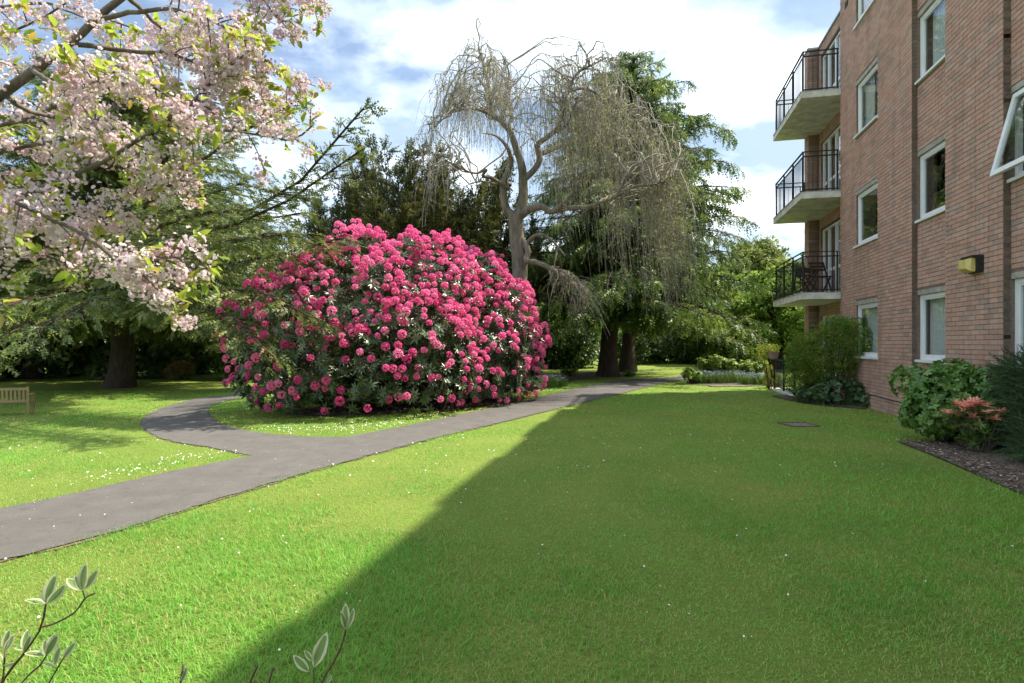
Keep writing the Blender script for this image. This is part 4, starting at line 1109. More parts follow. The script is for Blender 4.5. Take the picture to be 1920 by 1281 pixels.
# ---------------------------------------------------------------- the big pink rhododendron
rh = empty('rhododendron', (-2.4, 12.9, 0), 'huge rounded rhododendron covered in bright pink flower trusses beside the path', 'shrub')
RB_ = [(-2.95, 13.0, 1.85, 2.1, 2.2, 1.98), (-1.05, 14.4, 1.55, 1.70, 1.8, 2.05), (-4.25, 12.2, 1.45, 1.62, 1.7, 1.62), (-2.6, 12.1, 1.05, 1.9, 1.5, 1.6), (-0.15, 14.9, 1.05, .9, 1.2, 1.2), (-1.9, 13.0, 2.0, 1.2, 1.4, 1.85), (-3.6, 12.8, 2.55, 1.0, 1.0, 1.1), (-4.2, 11.6, .65, .95, .9, .85), (-1.0, 13.5, .9, 1.3, 1.3, 1.2), (-3.3, 11.7, .55, 1.2, .85, .75), (-2.2, 12.2, .5, 1.2, .9, .7), (-.9, 13.4, .5, 1.1, .9, .7), (.05, 14.4, .5, .7, .8, .6)]
def rh_inside(P, k=0.93):
    r_ = np.zeros(len(P), bool)
    for b_ in RB_: r_ |= (((P - np.array(b_[:3])) / (np.array(b_[3:]) * k)) ** 2).sum(1) < 1
    return r_
def rh_surface(n, lo=0.96, hi=1.04):
    Ps, Ds = [], []
    ar = np.array([b_[3] * b_[4] + b_[3] * b_[5] + b_[4] * b_[5] for b_ in RB_]); ar /= ar.sum()
    for b_, a_ in zip(RB_, ar):
        k = int(n * a_); d = rand_dirs(k)
        lump = 1 + .10 * np.sin(d[:, 0] * 9 + b_[0]) * np.sin(d[:, 2] * 8 + b_[1]) + .05 * np.sin(d[:, 1] * 11)
        Ps.append(np.array(b_[:3]) + d * np.array(b_[3:]) * (lump * rng.uniform(lo, hi, k))[:, None]); nn = d / np.array(b_[3:]); Ds.append(nn / np.linalg.norm(nn, axis=1, keepdims=True))
    P, D = np.concatenate(Ps), np.concatenate(Ds)
    k = ~rh_inside(P) & (P[:, 2] > 0.12)
    return P[k], D[k]
lf = leaf_t(.30, .05, .12)
def whorl(n, tilt):
    a_ = np.arange(n) * 2 * math.pi / n + rng.random(n) * .5
    d = np.stack([np.full(n, tilt) + rng.normal(0, .15, n), np.cos(a_), np.sin(a_)], -1)
    return compose(lf, d * .03, frames(d, rng.uniform(.8, 1.15, n), None, np.tile([1., 0, 0], (n, 1))))
wh = [whorl(8, .35), whorl(7, .1), whorl(9, .5), whorl(7, -.15)]
P, D = rh_surface(5200, .90, 1.05); D = D + np.array([0, 0, .35]) + rng.normal(size=D.shape) * .35
foliage('foliage', P, D, rng.uniform(.115, .165, len(P)), wh, m_rleaf, rh, 3)
P, D = rh_surface(4200, .70, .92) if False else (None, None)
# deeper, older whorls
Pi, Di = [], []
for b_ in RB_:
    d = rand_dirs(330); Pi.append(np.array(b_[:3]) + d * np.array(b_[3:]) * rng.uniform(.55, .88, 330)[:, None]); Di.append(d + rng.normal(size=d.shape) * .5)
Pi, Di = np.concatenate(Pi), np.concatenate(Di); k = Pi[:, 2] > .25
lf0 = lf; lf = Tmpl([(0, 0, 0), (.5, .15, .04), (1, 0, -.1), (.5, -.15, .04)], [(0, 2, 1), (0, 3, 2)]); wi = [whorl(8, .2), whorl(7, .0)]; lf = lf0
foliage('inner_foliage', Pi[k], Di[k], rng.uniform(.12, .17, k.sum()), wi, m_rleaf, rh, 3)
st = []
for b_ in RB_:
    for _k in range(9):
        d = rand_dirs(1)[0]; tip = np.array(b_[:3]) + d * np.array(b_[3:]) * .85; tip[2] = max(tip[2], .4)
        p0 = np.array([-2.4 + random.uniform(-1.2, 1.2), 12.9 + random.uniform(-.9, .9), -.05])
        st.append((wob(bez(p0, (p0 + tip) / 2 - [0, 0, .2], tip, 8), .12), np.linspace(.045, .010, 8)))
tubes_obj('stems', st, m_bark_d, rh, 5)
# flower trusses: domes of open florets
def truss(n=17):
    v, f = [], []
    for i in range(n):
        t = i / n; z = 1 - 1.3 * t; r_ = math.sqrt(max(0, 1 - z * z)); a_ = i * 2.39996 + random.random() * .3
        d = Vector((r_ * math.cos(a_), r_ * math.sin(a_), z)); c_ = d * .62
        u = d.orthogonal().normalized(); w = d.cross(u); b = len(v); ro = random.random() * 6
        v.append(tuple(c_))
        for k in range(10):
            q_ = ro + k * math.pi / 5; rr = .44 if k % 2 == 0 else .27; hh = .40 if k % 2 == 0 else .30
            v.append(tuple(c_ + (u * math.cos(q_) + w * math.sin(q_)) * rr + d * hh))
        for k in range(10): f.append((b, b + 1 + k, b + 1 + (k + 1) % 10))
    return Tmpl([(z, x, y) for x, y, z in v], f)
tr_t = [truss(), truss(15), truss(19), truss(16)]
P, D = rh_surface(11500, .99, 1.08)
px_ = CX + P[:, 0] / P[:, 1] * F
hgt = P[:, 2]; lit = D @ np.array(TO_SUN)
prob = np.clip(0.19 + .44 * sstep(.8, 2.8, hgt) + .45 * sstep(-.1, .7, lit) * sstep(.6, 1.6, hgt), .05, 1) * np.where(px_ < 600, .75, 1.0)
prob *= 0.62 + .6 * (np.sin(P[:, 0] * 2.9 + P[:, 2] * 2.1) * np.sin(P[:, 1] * 2.3 - P[:, 2] * 3.1) > -.25)
sel = rng.random(len(P)) < prob
P, D = P[sel], D[sel]
keep = []                                     # no two trusses in the same spot
grid = {}
for i in range(len(P)):
    key = tuple((P[i] / .17).astype(int)); ok = True
    for a_ in (-1, 0, 1):
        for b_ in (-1, 0, 1):
            for c_ in (-1, 0, 1):
                for j_ in grid.get((key[0] + a_, key[1] + b_, key[2] + c_), ()):
                    if ((P[i] - P[j_]) ** 2).sum() < .128 ** 2: ok = False
    if ok: grid.setdefault(key, []).append(i); keep.append(i)
P, D = P[keep], D[keep]
D = D + np.array([0, 0, .45]); D /= np.linalg.norm(D, axis=1, keepdims=True)
view = (np.array([0, 0, EYE]) - P); view /= np.linalg.norm(view, axis=1, keepdims=True)
facing = (D * view).sum(1)
score = np.where(facing > -.25, 1.0, 0.2) / np.linalg.norm(P - [0, 0, EYE], axis=1) + .05 * facing
order = np.argsort(-score)
Sz = rng.uniform(.054, .092, len(P)); M = frames(D, Sz, rng.uniform(-3, 3, len(P)))
tmesh = []
for tm in tr_t:
    me = raw_mesh('flower_truss', tm.v, tm.loops, tm.tot); me.materials.append(m_pink); tmesh.append(me)
def place(name, me, parent, p, Mi):
    o_ = bpy.data.objects.new(name, me); col.objects.link(o_); o_.parent = parent
    pl_ = Vector(parent.location); mm = Matrix([list(r_) for r_ in Mi]).to_4x4(); mm.translation = Vector(p) - pl_
    o_.matrix_local = mm; return o_
for i in order[:300]: place('flower_truss', tmesh[i % 4], rh, P[i], M[i])
rest_i = order[300:]
scatter_obj('flowers', [scatter(tr_t[k], P[rest_i[rest_i % 4 == k]], M[rest_i[rest_i % 4 == k]]) for k in range(4)], m_pink, rh)
print('trusses', len(P))

# ---------------------------------------------------------------- flowering cherry at the left
ct = empty('cherry_tree', (-5.7, 4.7, 0), 'flowering cherry with pale pink blossom reaching in from the left', 'tree')
fork = np.array([-5.6, 4.7, 1.9])
trunk = [(np.array([[-5.72, 4.7, -.15], [-5.7, 4.7, .2], [-5.66, 4.7, 1.0], fork]), np.array([.27, .21, .18, .17]))]
cbr = []
def CB(r0, r1, pts, start=None):
    Q = [np.asarray(p) if len(p) == 3 and isinstance(p, np.ndarray) else at(*p) for p in pts]
    if start is not None: Q = [start] + Q
    P_ = wob(resample(Q, max(10, 4 * len(Q))), .03); cbr.append((P_, np.linspace(r0, r1, len(P_)))); return P_
c1 = CB(.062, .014, [(-60, 222, 4.2), (0, 176, 4.2), (60, 130, 4.25), (130, 76, 4.3), (180, 36, 4.35), (235, -10, 4.4), (330, -85, 4.5), (430, -140, 4.6)], fork)
c2_ = CB(.032, .006, [(-40, 395, 4.0), (90, 338, 3.9), (190, 300, 3.9), (290, 242, 4.0), (400, 244, 4.1), (480, 256, 4.2), (545, 262, 4.2), (590, 232, 4.2)], fork)
c3 = CB(.032, .006, [(-60, 380, 3.6), (0, 380, 3.6), (70, 402, 3.6), (160, 440, 3.6), (230, 478, 3.7), (320, 482, 3.8), (395, 490, 3.9)], fork)
c4 = CB(.018, .004, [(160, 440, 3.6), (220, 488, 3.6), (275, 522, 3.6), (318, 560, 3.6), (335, 592, 3.6)])
c5 = CB(.020, .005, [(130, 76, 4.3), (230, 92, 4.5), (330, 104, 4.6), (420, 150, 4.7), (490, 195, 4.7), (520, 222, 4.7)])
c6 = CB(.020, .004, [(180, 36, 4.35), (250, 22, 4.4), (350, 20, 4.4), (430, 58, 4.4), (500, 118, 4.4), (560, 156, 4.4)])
c7 = CB(.022, .004, [(330, -85, 4.5), (420, -45, 4.6), (490, -5, 4.6), (520, 40, 4.6), (548, 34, 4.6)])
c7b = CB(.014, .004, [(430, -140, 4.6), (520, -70, 4.6), (580, -10, 4.6), (606, 4, 4.6)])
c8 = CB(.022, .005, [(0, 176, 4.2), (60, 212, 4.6), (150, 232, 4.9), (250, 290, 5.0), (320, 332, 5.0), (362, 340, 5.0)])
c9 = CB(.024, .005, [(-70, 520, 3.4), (-25, 560, 3.4), (14, 578, 3.4)], fork)
c10 = CB(.024, .005, [(-30, 470, 3.8), (60, 468, 3.9), (120, 494, 4.0), (200, 505, 4.0), (250, 500, 4.0)], fork)
c11 = CB(.024, .005, [(-60, 120, 3.8), (0, 70, 3.8), (60, 42, 3.8), (110, 14, 3.8), (150, -30, 3.8)], fork)
c12 = CB(.028, .005, [(-60, 330, 4.4), (40, 280, 4.5), (140, 262, 4.5), (230, 200, 4.6), (330, 180, 4.6), (430, 200, 4.7)], fork)
c13 = CB(.020, .005, [(60, 130, 4.25), (110, 160, 3.9), (180, 150, 3.8), (270, 160, 3.8), (340, 200, 3.8), (370, 230, 3.8)])
c14 = CB(.024, .005, [(-50, 430, 4.3), (40, 420, 4.4), (120, 390, 4.4), (210, 372, 4.4), (285, 355, 4.4)], fork)
c15 = CB(.016, .004, [(290, 242, 4.0), (350, 200, 4.0), (420, 130, 4.1), (470, 90, 4.1)])
c16 = CB(.02, .004, [(235, -10, 4.4), (300, 50, 4.8), (370, 90, 4.9), (440, 110, 4.9), (490, 160, 4.9)])
c17 = CB(.03, .005, [(-80, 60, 4.6), (0, 20, 4.8), (80, 10, 4.9), (170, 30, 5.0), (260, 60, 5.0), (330, 70, 5.0)], fork)
c18 = CB(.03, .005, [(-60, 270, 5.0), (40, 230, 5.2), (130, 190, 5.3), (220, 130, 5.3), (300, 110, 5.3), (390, 60, 5.3)], fork)
c19 = CB(.025, .005, [(-60, 480, 4.6), (40, 440, 4.8), (110, 420, 4.9), (180, 410, 4.9), (250, 430, 4.9)], fork)
sites = []; tips = []
MORE = 1.2
weights = [(c1, 12), (c2_, 26), (c3, 24), (c4, 13), (c5, 24), (c6, 23), (c7, 10), (c7b, 6), (c8, 22), (c9, 5), (c10, 15), (c11, 20), (c12, 26), (c13, 22), (c14, 20), (c15, 14), (c16, 16), (c17, 24), (c18, 26), (c19, 16)]
for Pb, n in weights:
    n = int(n * MORE)
    for i in range(n):
        t = 0.30 + .70 * (i + random.random()) / n if Pb is not c1 else .15 + .5 * random.random()
        q, e = along(Pb, min(t, .99)); sd = rng.normal(size=3); sd -= e * sd.dot(e); sd /= np.linalg.norm(sd)
        d = e * random.uniform(.2, .9) + sd * .8 + np.array([0, 0, .05]); d /= np.linalg.norm(d); ln = random.uniform(.10, .42) * (1.15 - .5 * t)
        end = q + d * ln + [0, 0, -.25 * ln]; B = bez(q, q + d * ln * .6, end, 5); cbr.append((B, np.linspace(.006, .0025, 5)))
        if end[2] < 1.66: cbr.pop(); continue
        for u in np.arange(.35, 1.01, .075 / max(ln, .1)):
            p, f_ = along(B, min(u, 1)); sites.append((p + rng.normal(size=3) * .035, f_))
        tips.append((end, d))
    for u in np.linspace(.35, 1, 8):
        p, f_ = along(Pb, u)
        if random.random() < .7 and p[2] > 1.6: sites.append((p + rng.normal(size=3) * .03 + [0, 0, -.03], f_))
    tips.append(along(Pb, 1.0))
tubes_obj('trunk', trunk, m_bark_c, ct, 12)
tubes_obj('branches', cbr, m_bark_c, ct, 7)
def blossom_cluster(n):
    """a bunch of double blossoms on short stalks, hanging below the twig"""
    v, f, m = [], [], []
    for i in range(n):
        d = Vector(rand_dirs(1)[0]); d.z = d.z * .8 - .25; d.normalize(); c_ = d * random.uniform(.030, .074)
        u = d.orthogonal().normalized(); w = d.cross(u); R_ = random.uniform(.011, .0165); ro = random.random() * 6
        b = len(v); v += [(0, 0, 0), tuple(c_ + u * .0012), tuple(c_ - u * .0012)]; f.append((b, b + 1, b + 2)); m.append(1)
        for layer, (np_, rr, lift) in enumerate(((5, 1.0, .10), (4, .68, .60))):
            for k in range(np_):
                q_ = ro + layer * .5 + k * 2 * math.pi / np_; dq = u * math.cos(q_) + w * math.sin(q_); pq = d.cross(dq)
                b = len(v); h_ = R_ * lift * random.uniform(.7, 1.2); wd = R_ * rr * .50
                v += [tuple(c_), tuple(c_ + dq * R_ * rr * .6 + pq * wd + d * h_ * .6), tuple(c_ + dq * R_ * rr + d * h_), tuple(c_ + dq * R_ * rr * .6 - pq * wd + d * h_ * .6)]
                f.append((b, b + 1, b + 2, b + 3)); m.append(0)
    return Tmpl(v, f, m)
bt_ = [blossom_cluster(n) for n in (18, 22, 26, 16, 28)]
Ps = np.array([s_[0] for s_ in sites]); Dr = np.array([s_[1] for s_ in sites])
n = len(Ps); print('blossom clusters', n)
yawM = frames(rand_dirs(n) * [1, 1, .3], rng.uniform(.85, 1.3, n))
vis = (CX + Ps[:, 0] / Ps[:, 1] * F > -20) & (HY - (Ps[:, 2] - EYE) / Ps[:, 1] * F > -20)
order = np.argsort(np.where(vis, Ps[:, 1], 99) - rng.random(n) * .6)
bmesh_ = []
for tm in bt_:
    me = raw_mesh('blossom_cluster', tm.v, tm.loops, tm.tot, None, tm.m); me.materials.append(m_blossom); me.materials.append(m_calyx); bmesh_.append(me)
for i in order[:300]: place('blossom_cluster', bmesh_[i % 5], ct, Ps[i], yawM[i])
ri = order[300:]
def per_flower_tint(tm, P_, M_):
    V, L_, T_, t_, m_ = scatter(tm, P_, M_); return V, L_, T_, np.clip(t_ * .8 + rng.random(len(t_)) * .2, 0, 1), m_
scatter_obj('blossom', [per_flower_tint(bt_[k], Ps[ri[ri % 5 == k]], yawM[ri[ri % 5 == k]]) for k in range(5)], [m_blossom, m_calyx], ct)
cleaf = leaf_t(.42, .07, .22)
PL, DL, SL = [], [], []
for p, d in tips:
    for k in range(random.randint(3, 7)):
        dd = np.asarray(d) * .7 + rng.normal(size=3) * .6 + [0, 0, .15]; PL.append(np.asarray(p) + rng.normal(size=3) * .02); DL.append(dd); SL.append(random.uniform(.06, .115))
for p, d in sites[::3]:
    PL.append(p + [0, 0, .03]); DL.append(rng.normal(size=3) + [0, 0, .3]); SL.append(random.uniform(.05, .09))
PL, DL, SL = np.array(PL), np.array(DL), np.array(SL)
ML = frames(DL, SL, rng.normal(0, .6, len(PL)))
lm = raw_mesh('leaf', cleaf.v, cleaf.loops, cleaf.tot); lm.materials.append(m_chleaf)
vl = (CX + PL[:, 0] / PL[:, 1] * F > -10) & (HY - (PL[:, 2] - EYE) / PL[:, 1] * F > -10)
order = np.argsort(-(SL / PL[:, 1]) * vl)
for i in order[:300]: place('leaf', lm, ct, PL[i], ML[i])
scatter_obj('leaves', [scatter(cleaf, PL[order[300:]], ML[order[300:]])], m_chleaf, ct)

# ---------------------------------------------------------------- shrubs by the building
m_hyd = leafy('hydrangea_leaves', [(0.0, (0.065, 0.16, 0.03)), (.6, (0.12, 0.25, 0.045)), (1.0, (0.19, 0.31, 0.07))], .25, .35, .5)
m_shr = leafy('patio_shrub_leaves', [(0.0, (0.075, 0.16, 0.024)), (.6, (0.16, 0.28, 0.04)), (.9, (0.25, 0.32, 0.05)), (1.0, (0.27, 0.18, 0.06))], .35, .5, .3)
m_ivy = leafy('ivy_leaves', [(0.0, (0.03, 0.075, 0.025)), (1.0, (0.08, 0.15, 0.05))], .2, .4, .4)
m_con = leafy('dark_fine_leaves', [(0.0, (0.028, 0.065, 0.028)), (1.0, (0.075, 0.13, 0.045))], .2, .5, .3)
broad = leaf_t(.62, .08, .15)
def rosette(n, tilt):
    a_ = np.arange(n) * 2.4; d = np.stack([np.full(n, tilt) + rng.normal(0, .25, n), np.cos(a_), np.sin(a_)], -1)
    return compose(broad, d * .05, frames(d, rng.uniform(.7, 1.2, n), None, np.tile([1., 0, 0], (n, 1))))
ros = [rosette(6, .3), rosette(5, .6), rosette(7, .1)]
def hedge(name, blobs, base, label, mat, n, size, temps, group=None, up=.4, stems=True, shell=.6, roll=1.5):
    z = float(ground_z(*base)); o_ = empty(name, (base[0], base[1], z), label, 'shrub', group)
    if stems:
        st_ = []
        for b_ in blobs:
            for _k in range(5):
                tip = np.array(b_[:3]) + rand_dirs(1)[0] * np.array(b_[3:]) * .8; tip[2] = max(tip[2], z + .15)
                st_.append((wob(bez((base[0] + random.uniform(-.2, .2), base[1] + random.uniform(-.2, .2), z - .03), (tip + [base[0], base[1], z]) / 2, tip, 6), .04), np.linspace(.014, .004, 6)))
        tubes_obj('stems', st_, m_bark_d, o_, 5)
    P, D = blob_points(blobs, n, shell); k = P[:, 2] > z + .03
    P, D = P[k], D[k] + np.array([0, 0, up]) + rng.normal(size=(k.sum(), 3)) * .4
    foliage('foliage', P, D, rng.uniform(.7, 1.25, len(P)) * size, temps, mat, o_, roll)
    return o_
hx, hy_ = 6.62, 9.15
hedge('hydrangea', [(6.2, 8.3, .68, .45, .42, .42), (6.5, 8.4, .80, .42, .42, .40), (6.72, 8.0, .75, .35, .45, .42), (6.0, 8.2, .42, .36, .38, .30), (6.4, 8.1, .45, .5, .42, .38), (6.05, 8.6, .85, .3, .3, .26), (6.55, 8.5, 1.04, .28, .26, .2)],
      (6.4, 8.25), 'broad bright green hydrangea bush against the brick wall', m_hyd, 1700, .064, ros)
m_pier = leafy('pieris_leaves', [(0.0, (0.05, 0.12, 0.02)), (1.0, (0.16, 0.22, 0.05))], .3, .4, .4)
m_pred = leafy('pieris_new_leaves', [(0.0, (0.80, 0.31, 0.23)), (1.0, (0.88, 0.52, 0.38))], .35, .45, .3)
nl = leaf_t(.24, .06, .10)
def whorl2(n, tilt):
    a_ = np.arange(n) * 2.4; d = np.stack([np.full(n, tilt) + rng.normal(0, .2, n), np.cos(a_), np.sin(a_)], -1)
    return compose(nl, d * .02, frames(d, rng.uniform(.7, 1.2, n), None, np.tile([1., 0, 0], (n, 1))))
w2 = [whorl2(9, .55), whorl2(11, .35)]
qx, qy = 6.10, 7.42
pi_ = empty('pieris', (qx, qy, 0), 'small pieris shrub with salmon pink new leaves in the mulch bed', 'shrub')
heads = []
for _ in range(34):
    a_ = random.uniform(0, 6.28); r_ = .38 * math.sqrt(random.random()); heads.append(np.array([qx + r_ * math.cos(a_), qy + r_ * math.sin(a_) * .9, random.uniform(.52, .72) - .25 * r_]))
lowh = [np.array([qx + random.uniform(-.34, .34), qy + random.uniform(-.3, .3), random.uniform(.14, .52)]) for _ in range(95)]
tubes_obj('stems', [(wob(bez((qx + random.uniform(-.06, .06), qy + random.uniform(-.06, .06), -.02), (h_ + [qx, qy, 0]) / 2 + [0, 0, -.08], h_, 6), .03), np.linspace(.016, .004, 6)) for h_ in heads + lowh[:20]], m_bark_w, pi_, 6)
hp = np.array(heads); foliage('new_leaves', np.concatenate([hp, hp + [.02, .01, .015]]), np.tile([0., 0, 1.], (68, 1)) + rng.normal(size=(68, 3)) * .25, rng.uniform(.075, .11, 68), w2, m_pred, pi_, 3)
lp_ = np.array(lowh + [h_ - [0, 0, .06] for h_ in heads]); foliage('foliage', lp_, np.tile([0., 0, 1.], (len(lp_), 1)) + rng.normal(size=(len(lp_), 3)) * .4, rng.uniform(.09, .13, len(lp_)), w2, m_pier, pi_, 3)
fine = [spray(9, .16, .35, .06, .5) for _ in range(3)]
hedge('cotoneaster', [(6.72, 7.2, .72, .28, .5, .55), (6.62, 6.9, .85, .3, .45, .42), (6.45, 6.75, .40, .32, .45, .40), (6.75, 7.4, .95, .2, .35, .32), (6.15, 6.45, .2, .3, .35, .22)],
      (6.6, 7.0), 'dark fine leaved evergreen arching at the right edge by the wall', m_con, 2600, .26, fine, up=.1)
small = [clump(8, .5, 0, .5) for _ in range(3)]
hedge('patio_shrub', [(7.2, 14.2, 1.2, .38, .4, .6), (7.55, 13.75, 1.15, .50, .55, .85), (7.95, 13.5, 1.35, .5, .5, .72), (8.05, 13.3, 1.55, .40, .4, .5), (7.45, 14.1, .9, .5, .5, .7), (7.3, 14.3, .6, .45, .5, .55), (7.7, 13.5, 1.75, .35, .35, .35)],
      (7.7, 13.7), 'tall loose green shrub screening the ground floor patio door', m_shr, 2900, .12, small, shell=.5)
hedge('ivy_mound', [(7.6, 13.2, .3, .6, .4, .38), (8.0, 12.9, .2, .35, .35, .28), (7.25, 13.7, .2, .4, .5, .25)],
      (7.7, 13.2), 'low dark ivy at the foot of the patio shrub', m_ivy, 900, .058, ros)
cx3, cy3 = on_ground(1444, 728)
m_gold = leafy('golden_conifer', [(0.0, (0.15, 0.20, 0.02)), (1.0, (0.30, 0.33, 0.04))], .3)
hedge('dwarf_conifer', [(cx3, cy3, .24, .2, .2, .26), (cx3, cy3, .45, .13, .13, .25)], (cx3, cy3), 'small yellow green dwarf conifer by the patio railing', m_gold, 420, .11, sp_yew, up=1.0)
hedge('patio_pot_plant', [(pp[0], pp[1], 1.28, .18, .18, .14), (pp[0] - .25, pp[1] + .2, 1.15, .2, .2, .28)], (pp[0], pp[1] + .1), 'yellow green plant growing over the trough planter', m_gold, 240, .09, small)

# ---------------------------------------------------------------- flower beds: blue flowers and leafy perennials
m_blue = leafy('blue_flowers', [(0.0, (0.26, 0.30, 0.52)), (1.0, (0.48, 0.52, 0.72))], .3)
m_stem = leafy('fresh_stems', [(0.0, (0.06, 0.12, 0.02)), (1.0, (0.12, 0.19, 0.04))], .3)
m_peren = leafy('perennial_leaves', [(0.0, (0.11, 0.20, 0.03)), (1.0, (0.22, 0.31, 0.06))], .4, .45, .4)
upsp = [spray(7, .20, .05, .07, .3)]
def blue_drift(x, y, rx, ry, rot, h, n, label, nf):
    z = float(ground_z(x, y)) + .03
    o_ = empty('forget_me_nots', (x, y, z), label, 'flowers')
    a_ = rng.random(n) * 6.283; r_ = np.sqrt(rng.random(n)); c_, s_ = math.cos(rot), math.sin(rot)
    lx, ly = r_ * np.cos(a_) * rx, r_ * np.sin(a_) * ry
    P = np.stack([x + lx * c_ - ly * s_, y + lx * s_ + ly * c_, np.full(n, z)], -1)
    foliage('leaves', P, np.tile([0., 0, 1.], (n, 1)) + rng.normal(size=(n, 3)) * .25, rng.uniform(.6, 1.0, n) * h, upsp, m_stem, o_, 3)
    k = rng.integers(0, n, nf); Q = P[k] + np.stack([rng.normal(0, .04, nf), rng.normal(0, .04, nf), h * rng.uniform(.55, 1.05, nf)], -1)
    foliage('flower_heads', Q, rand_dirs(nf), rng.uniform(.025, .05, nf), small, m_blue, o_, 3)
    o_.children[1]['kind'] = 'stuff'; return o_
a1 = on_ground(1350, 720); a2 = on_ground(1415, 722)
blue_drift(a1[0], a1[1], .95, .35, .1, .42, 420, 'pale blue forget me nots, left half of the bed at the path end', 420)
blue_drift(a2[0] + .2, a2[1], .75, .35, 0, .38, 340, 'pale blue forget me nots, right half of the bed at the path end', 360)
a3 = on_ground(1022, 728); blue_drift(a3[0], a3[1], .8, .35, .4, .38, 340, 'blue forget me nots beside the right end of the rhododendron', 300)
def perennial(px, py, w, h, label, mat=None, n=260, size=.16):
    x, y = on_ground(px, py); hedge('perennial', [(x + random.uniform(-1, 1) * w * .62, y + random.uniform(-.25, .25), h * random.uniform(.3, .72), w * random.uniform(.16, .30), .22, h * random.uniform(.2, .34)) for i_ in range(9)], (x, y), label, mat or m_peren, n, size * .8, ros, up=.9, shell=.3)
perennial(1345, 709, 1.0, .95, 'fresh green leafy perennial behind the blue flowers, left clump')
perennial(1410, 710, .9, .8, 'fresh green leafy perennial behind the blue flowers, right clump')
perennial(1298, 720, .45, .6, 'dark bushy perennial at the left end of the blue flower bed', m_shr, 260, .10)
perennial(1068, 707, .5, .45, 'small dark bush in the border before the cedar trunk', m_shr, 120, .12)
perennial(1178, 706, .35, .3, 'small bronze plant at the right foot of the cedar trunk', m_shr, 80, .10)
perennial(1002, 714, .4, .5, 'reddish leaved plant behind the blue flowers by the rhododendron', m_azalea, 110, .10)

# ---------------------------------------------------------------- variegated dogwood in the foreground
m_dstem = simple('dogwood_stem', (0.11, 0.055, 0.04), 0.5, 0.25, 40)
m_dg = leafy('dogwood_leaf', [(0.0, (0.16, 0.27, 0.08)), (1.0, (0.24, 0.34, 0.12))], .35, .5, .3)
m_dw = leafy('dogwood_leaf_margin', [(0.0, (0.55, 0.58, 0.38)), (1.0, (0.66, 0.66, 0.46))], .35, .5, .3)
def vleaf():
    t = np.array([0, .1, .28, .5, .72, .88, 1.0]); w = np.array([0, .07, .16, .19, .15, .08, 0]); v, f, m = [], [], []
    for i in range(7):
        z = -.10 * t[i] ** 2
        v += [(t[i], w[i], z + w[i] * .35), (t[i], w[i] * .55 + .004 * math.sin(i * 5), z + w[i] * .17), (t[i], 0, z), (t[i], -w[i] * .55, z + w[i] * .17), (t[i], -w[i], z + w[i] * .35)]
    for i in range(6):
        for k in range(4): f.append((i * 5 + k, i * 5 + k + 1, i * 5 + k + 6, i * 5 + k + 5)); m.append(1 if k in (0, 3) or i == 5 else 0)
    tm = Tmpl(v, f, m); return tm
vl_ = vleaf(); vme = raw_mesh('leaf', vl_.v, vl_.loops, vl_.tot, None, vl_.m); vme.materials.append(m_dg); vme.materials.append(m_dw)
def dog_leaf(par, p, d, s, roll=0.0):
    Mi = frames(np.array([d], float), np.array([s]), np.array([roll]), np.array([[0., -1., .3]]))[0]; place('leaf', vme, par, p, Mi)
def dogwood(base, stems, leaves, label):
    o_ = empty('variegated_dogwood', (*base, 0.0), label, 'shrub', 'dogwood shoots in the foreground')
    for r0, r1, pts in stems:
        Q_ = [np.asarray(p) if isinstance(p, np.ndarray) else at(*p) for p in pts]
        if Q_[0][2] == 0: Q_ = [Q_[0] + (Q_[1] - Q_[0]) * k_ for k_ in (0, .4, .7, .9)] + Q_[1:]
        P_ = resample(Q_, 26); V_, f_ = tube_geo(P_, np.linspace(r0, r1, 26) * .6 * rng.uniform(.85, 1.15, 26), 7)
        m_ = MB(); m_.add(V_, f_); m_.f.append(list(range(25 * 7, 26 * 7))); m_.m.append(0); m_.build('stem', m_dstem, o_, True, True)
    for (px, py, yd, ex, ey, s, roll) in leaves:
        p = at(px, py, yd); q = at(ex, ey, yd); d = q - p; d[1] = random.uniform(-.3, .3) * np.linalg.norm(d); dog_leaf(o_, p, d, np.linalg.norm(q - p) * s, roll)
YD = 1.35
b1 = np.array([-1.25, 1.35, 0.0])
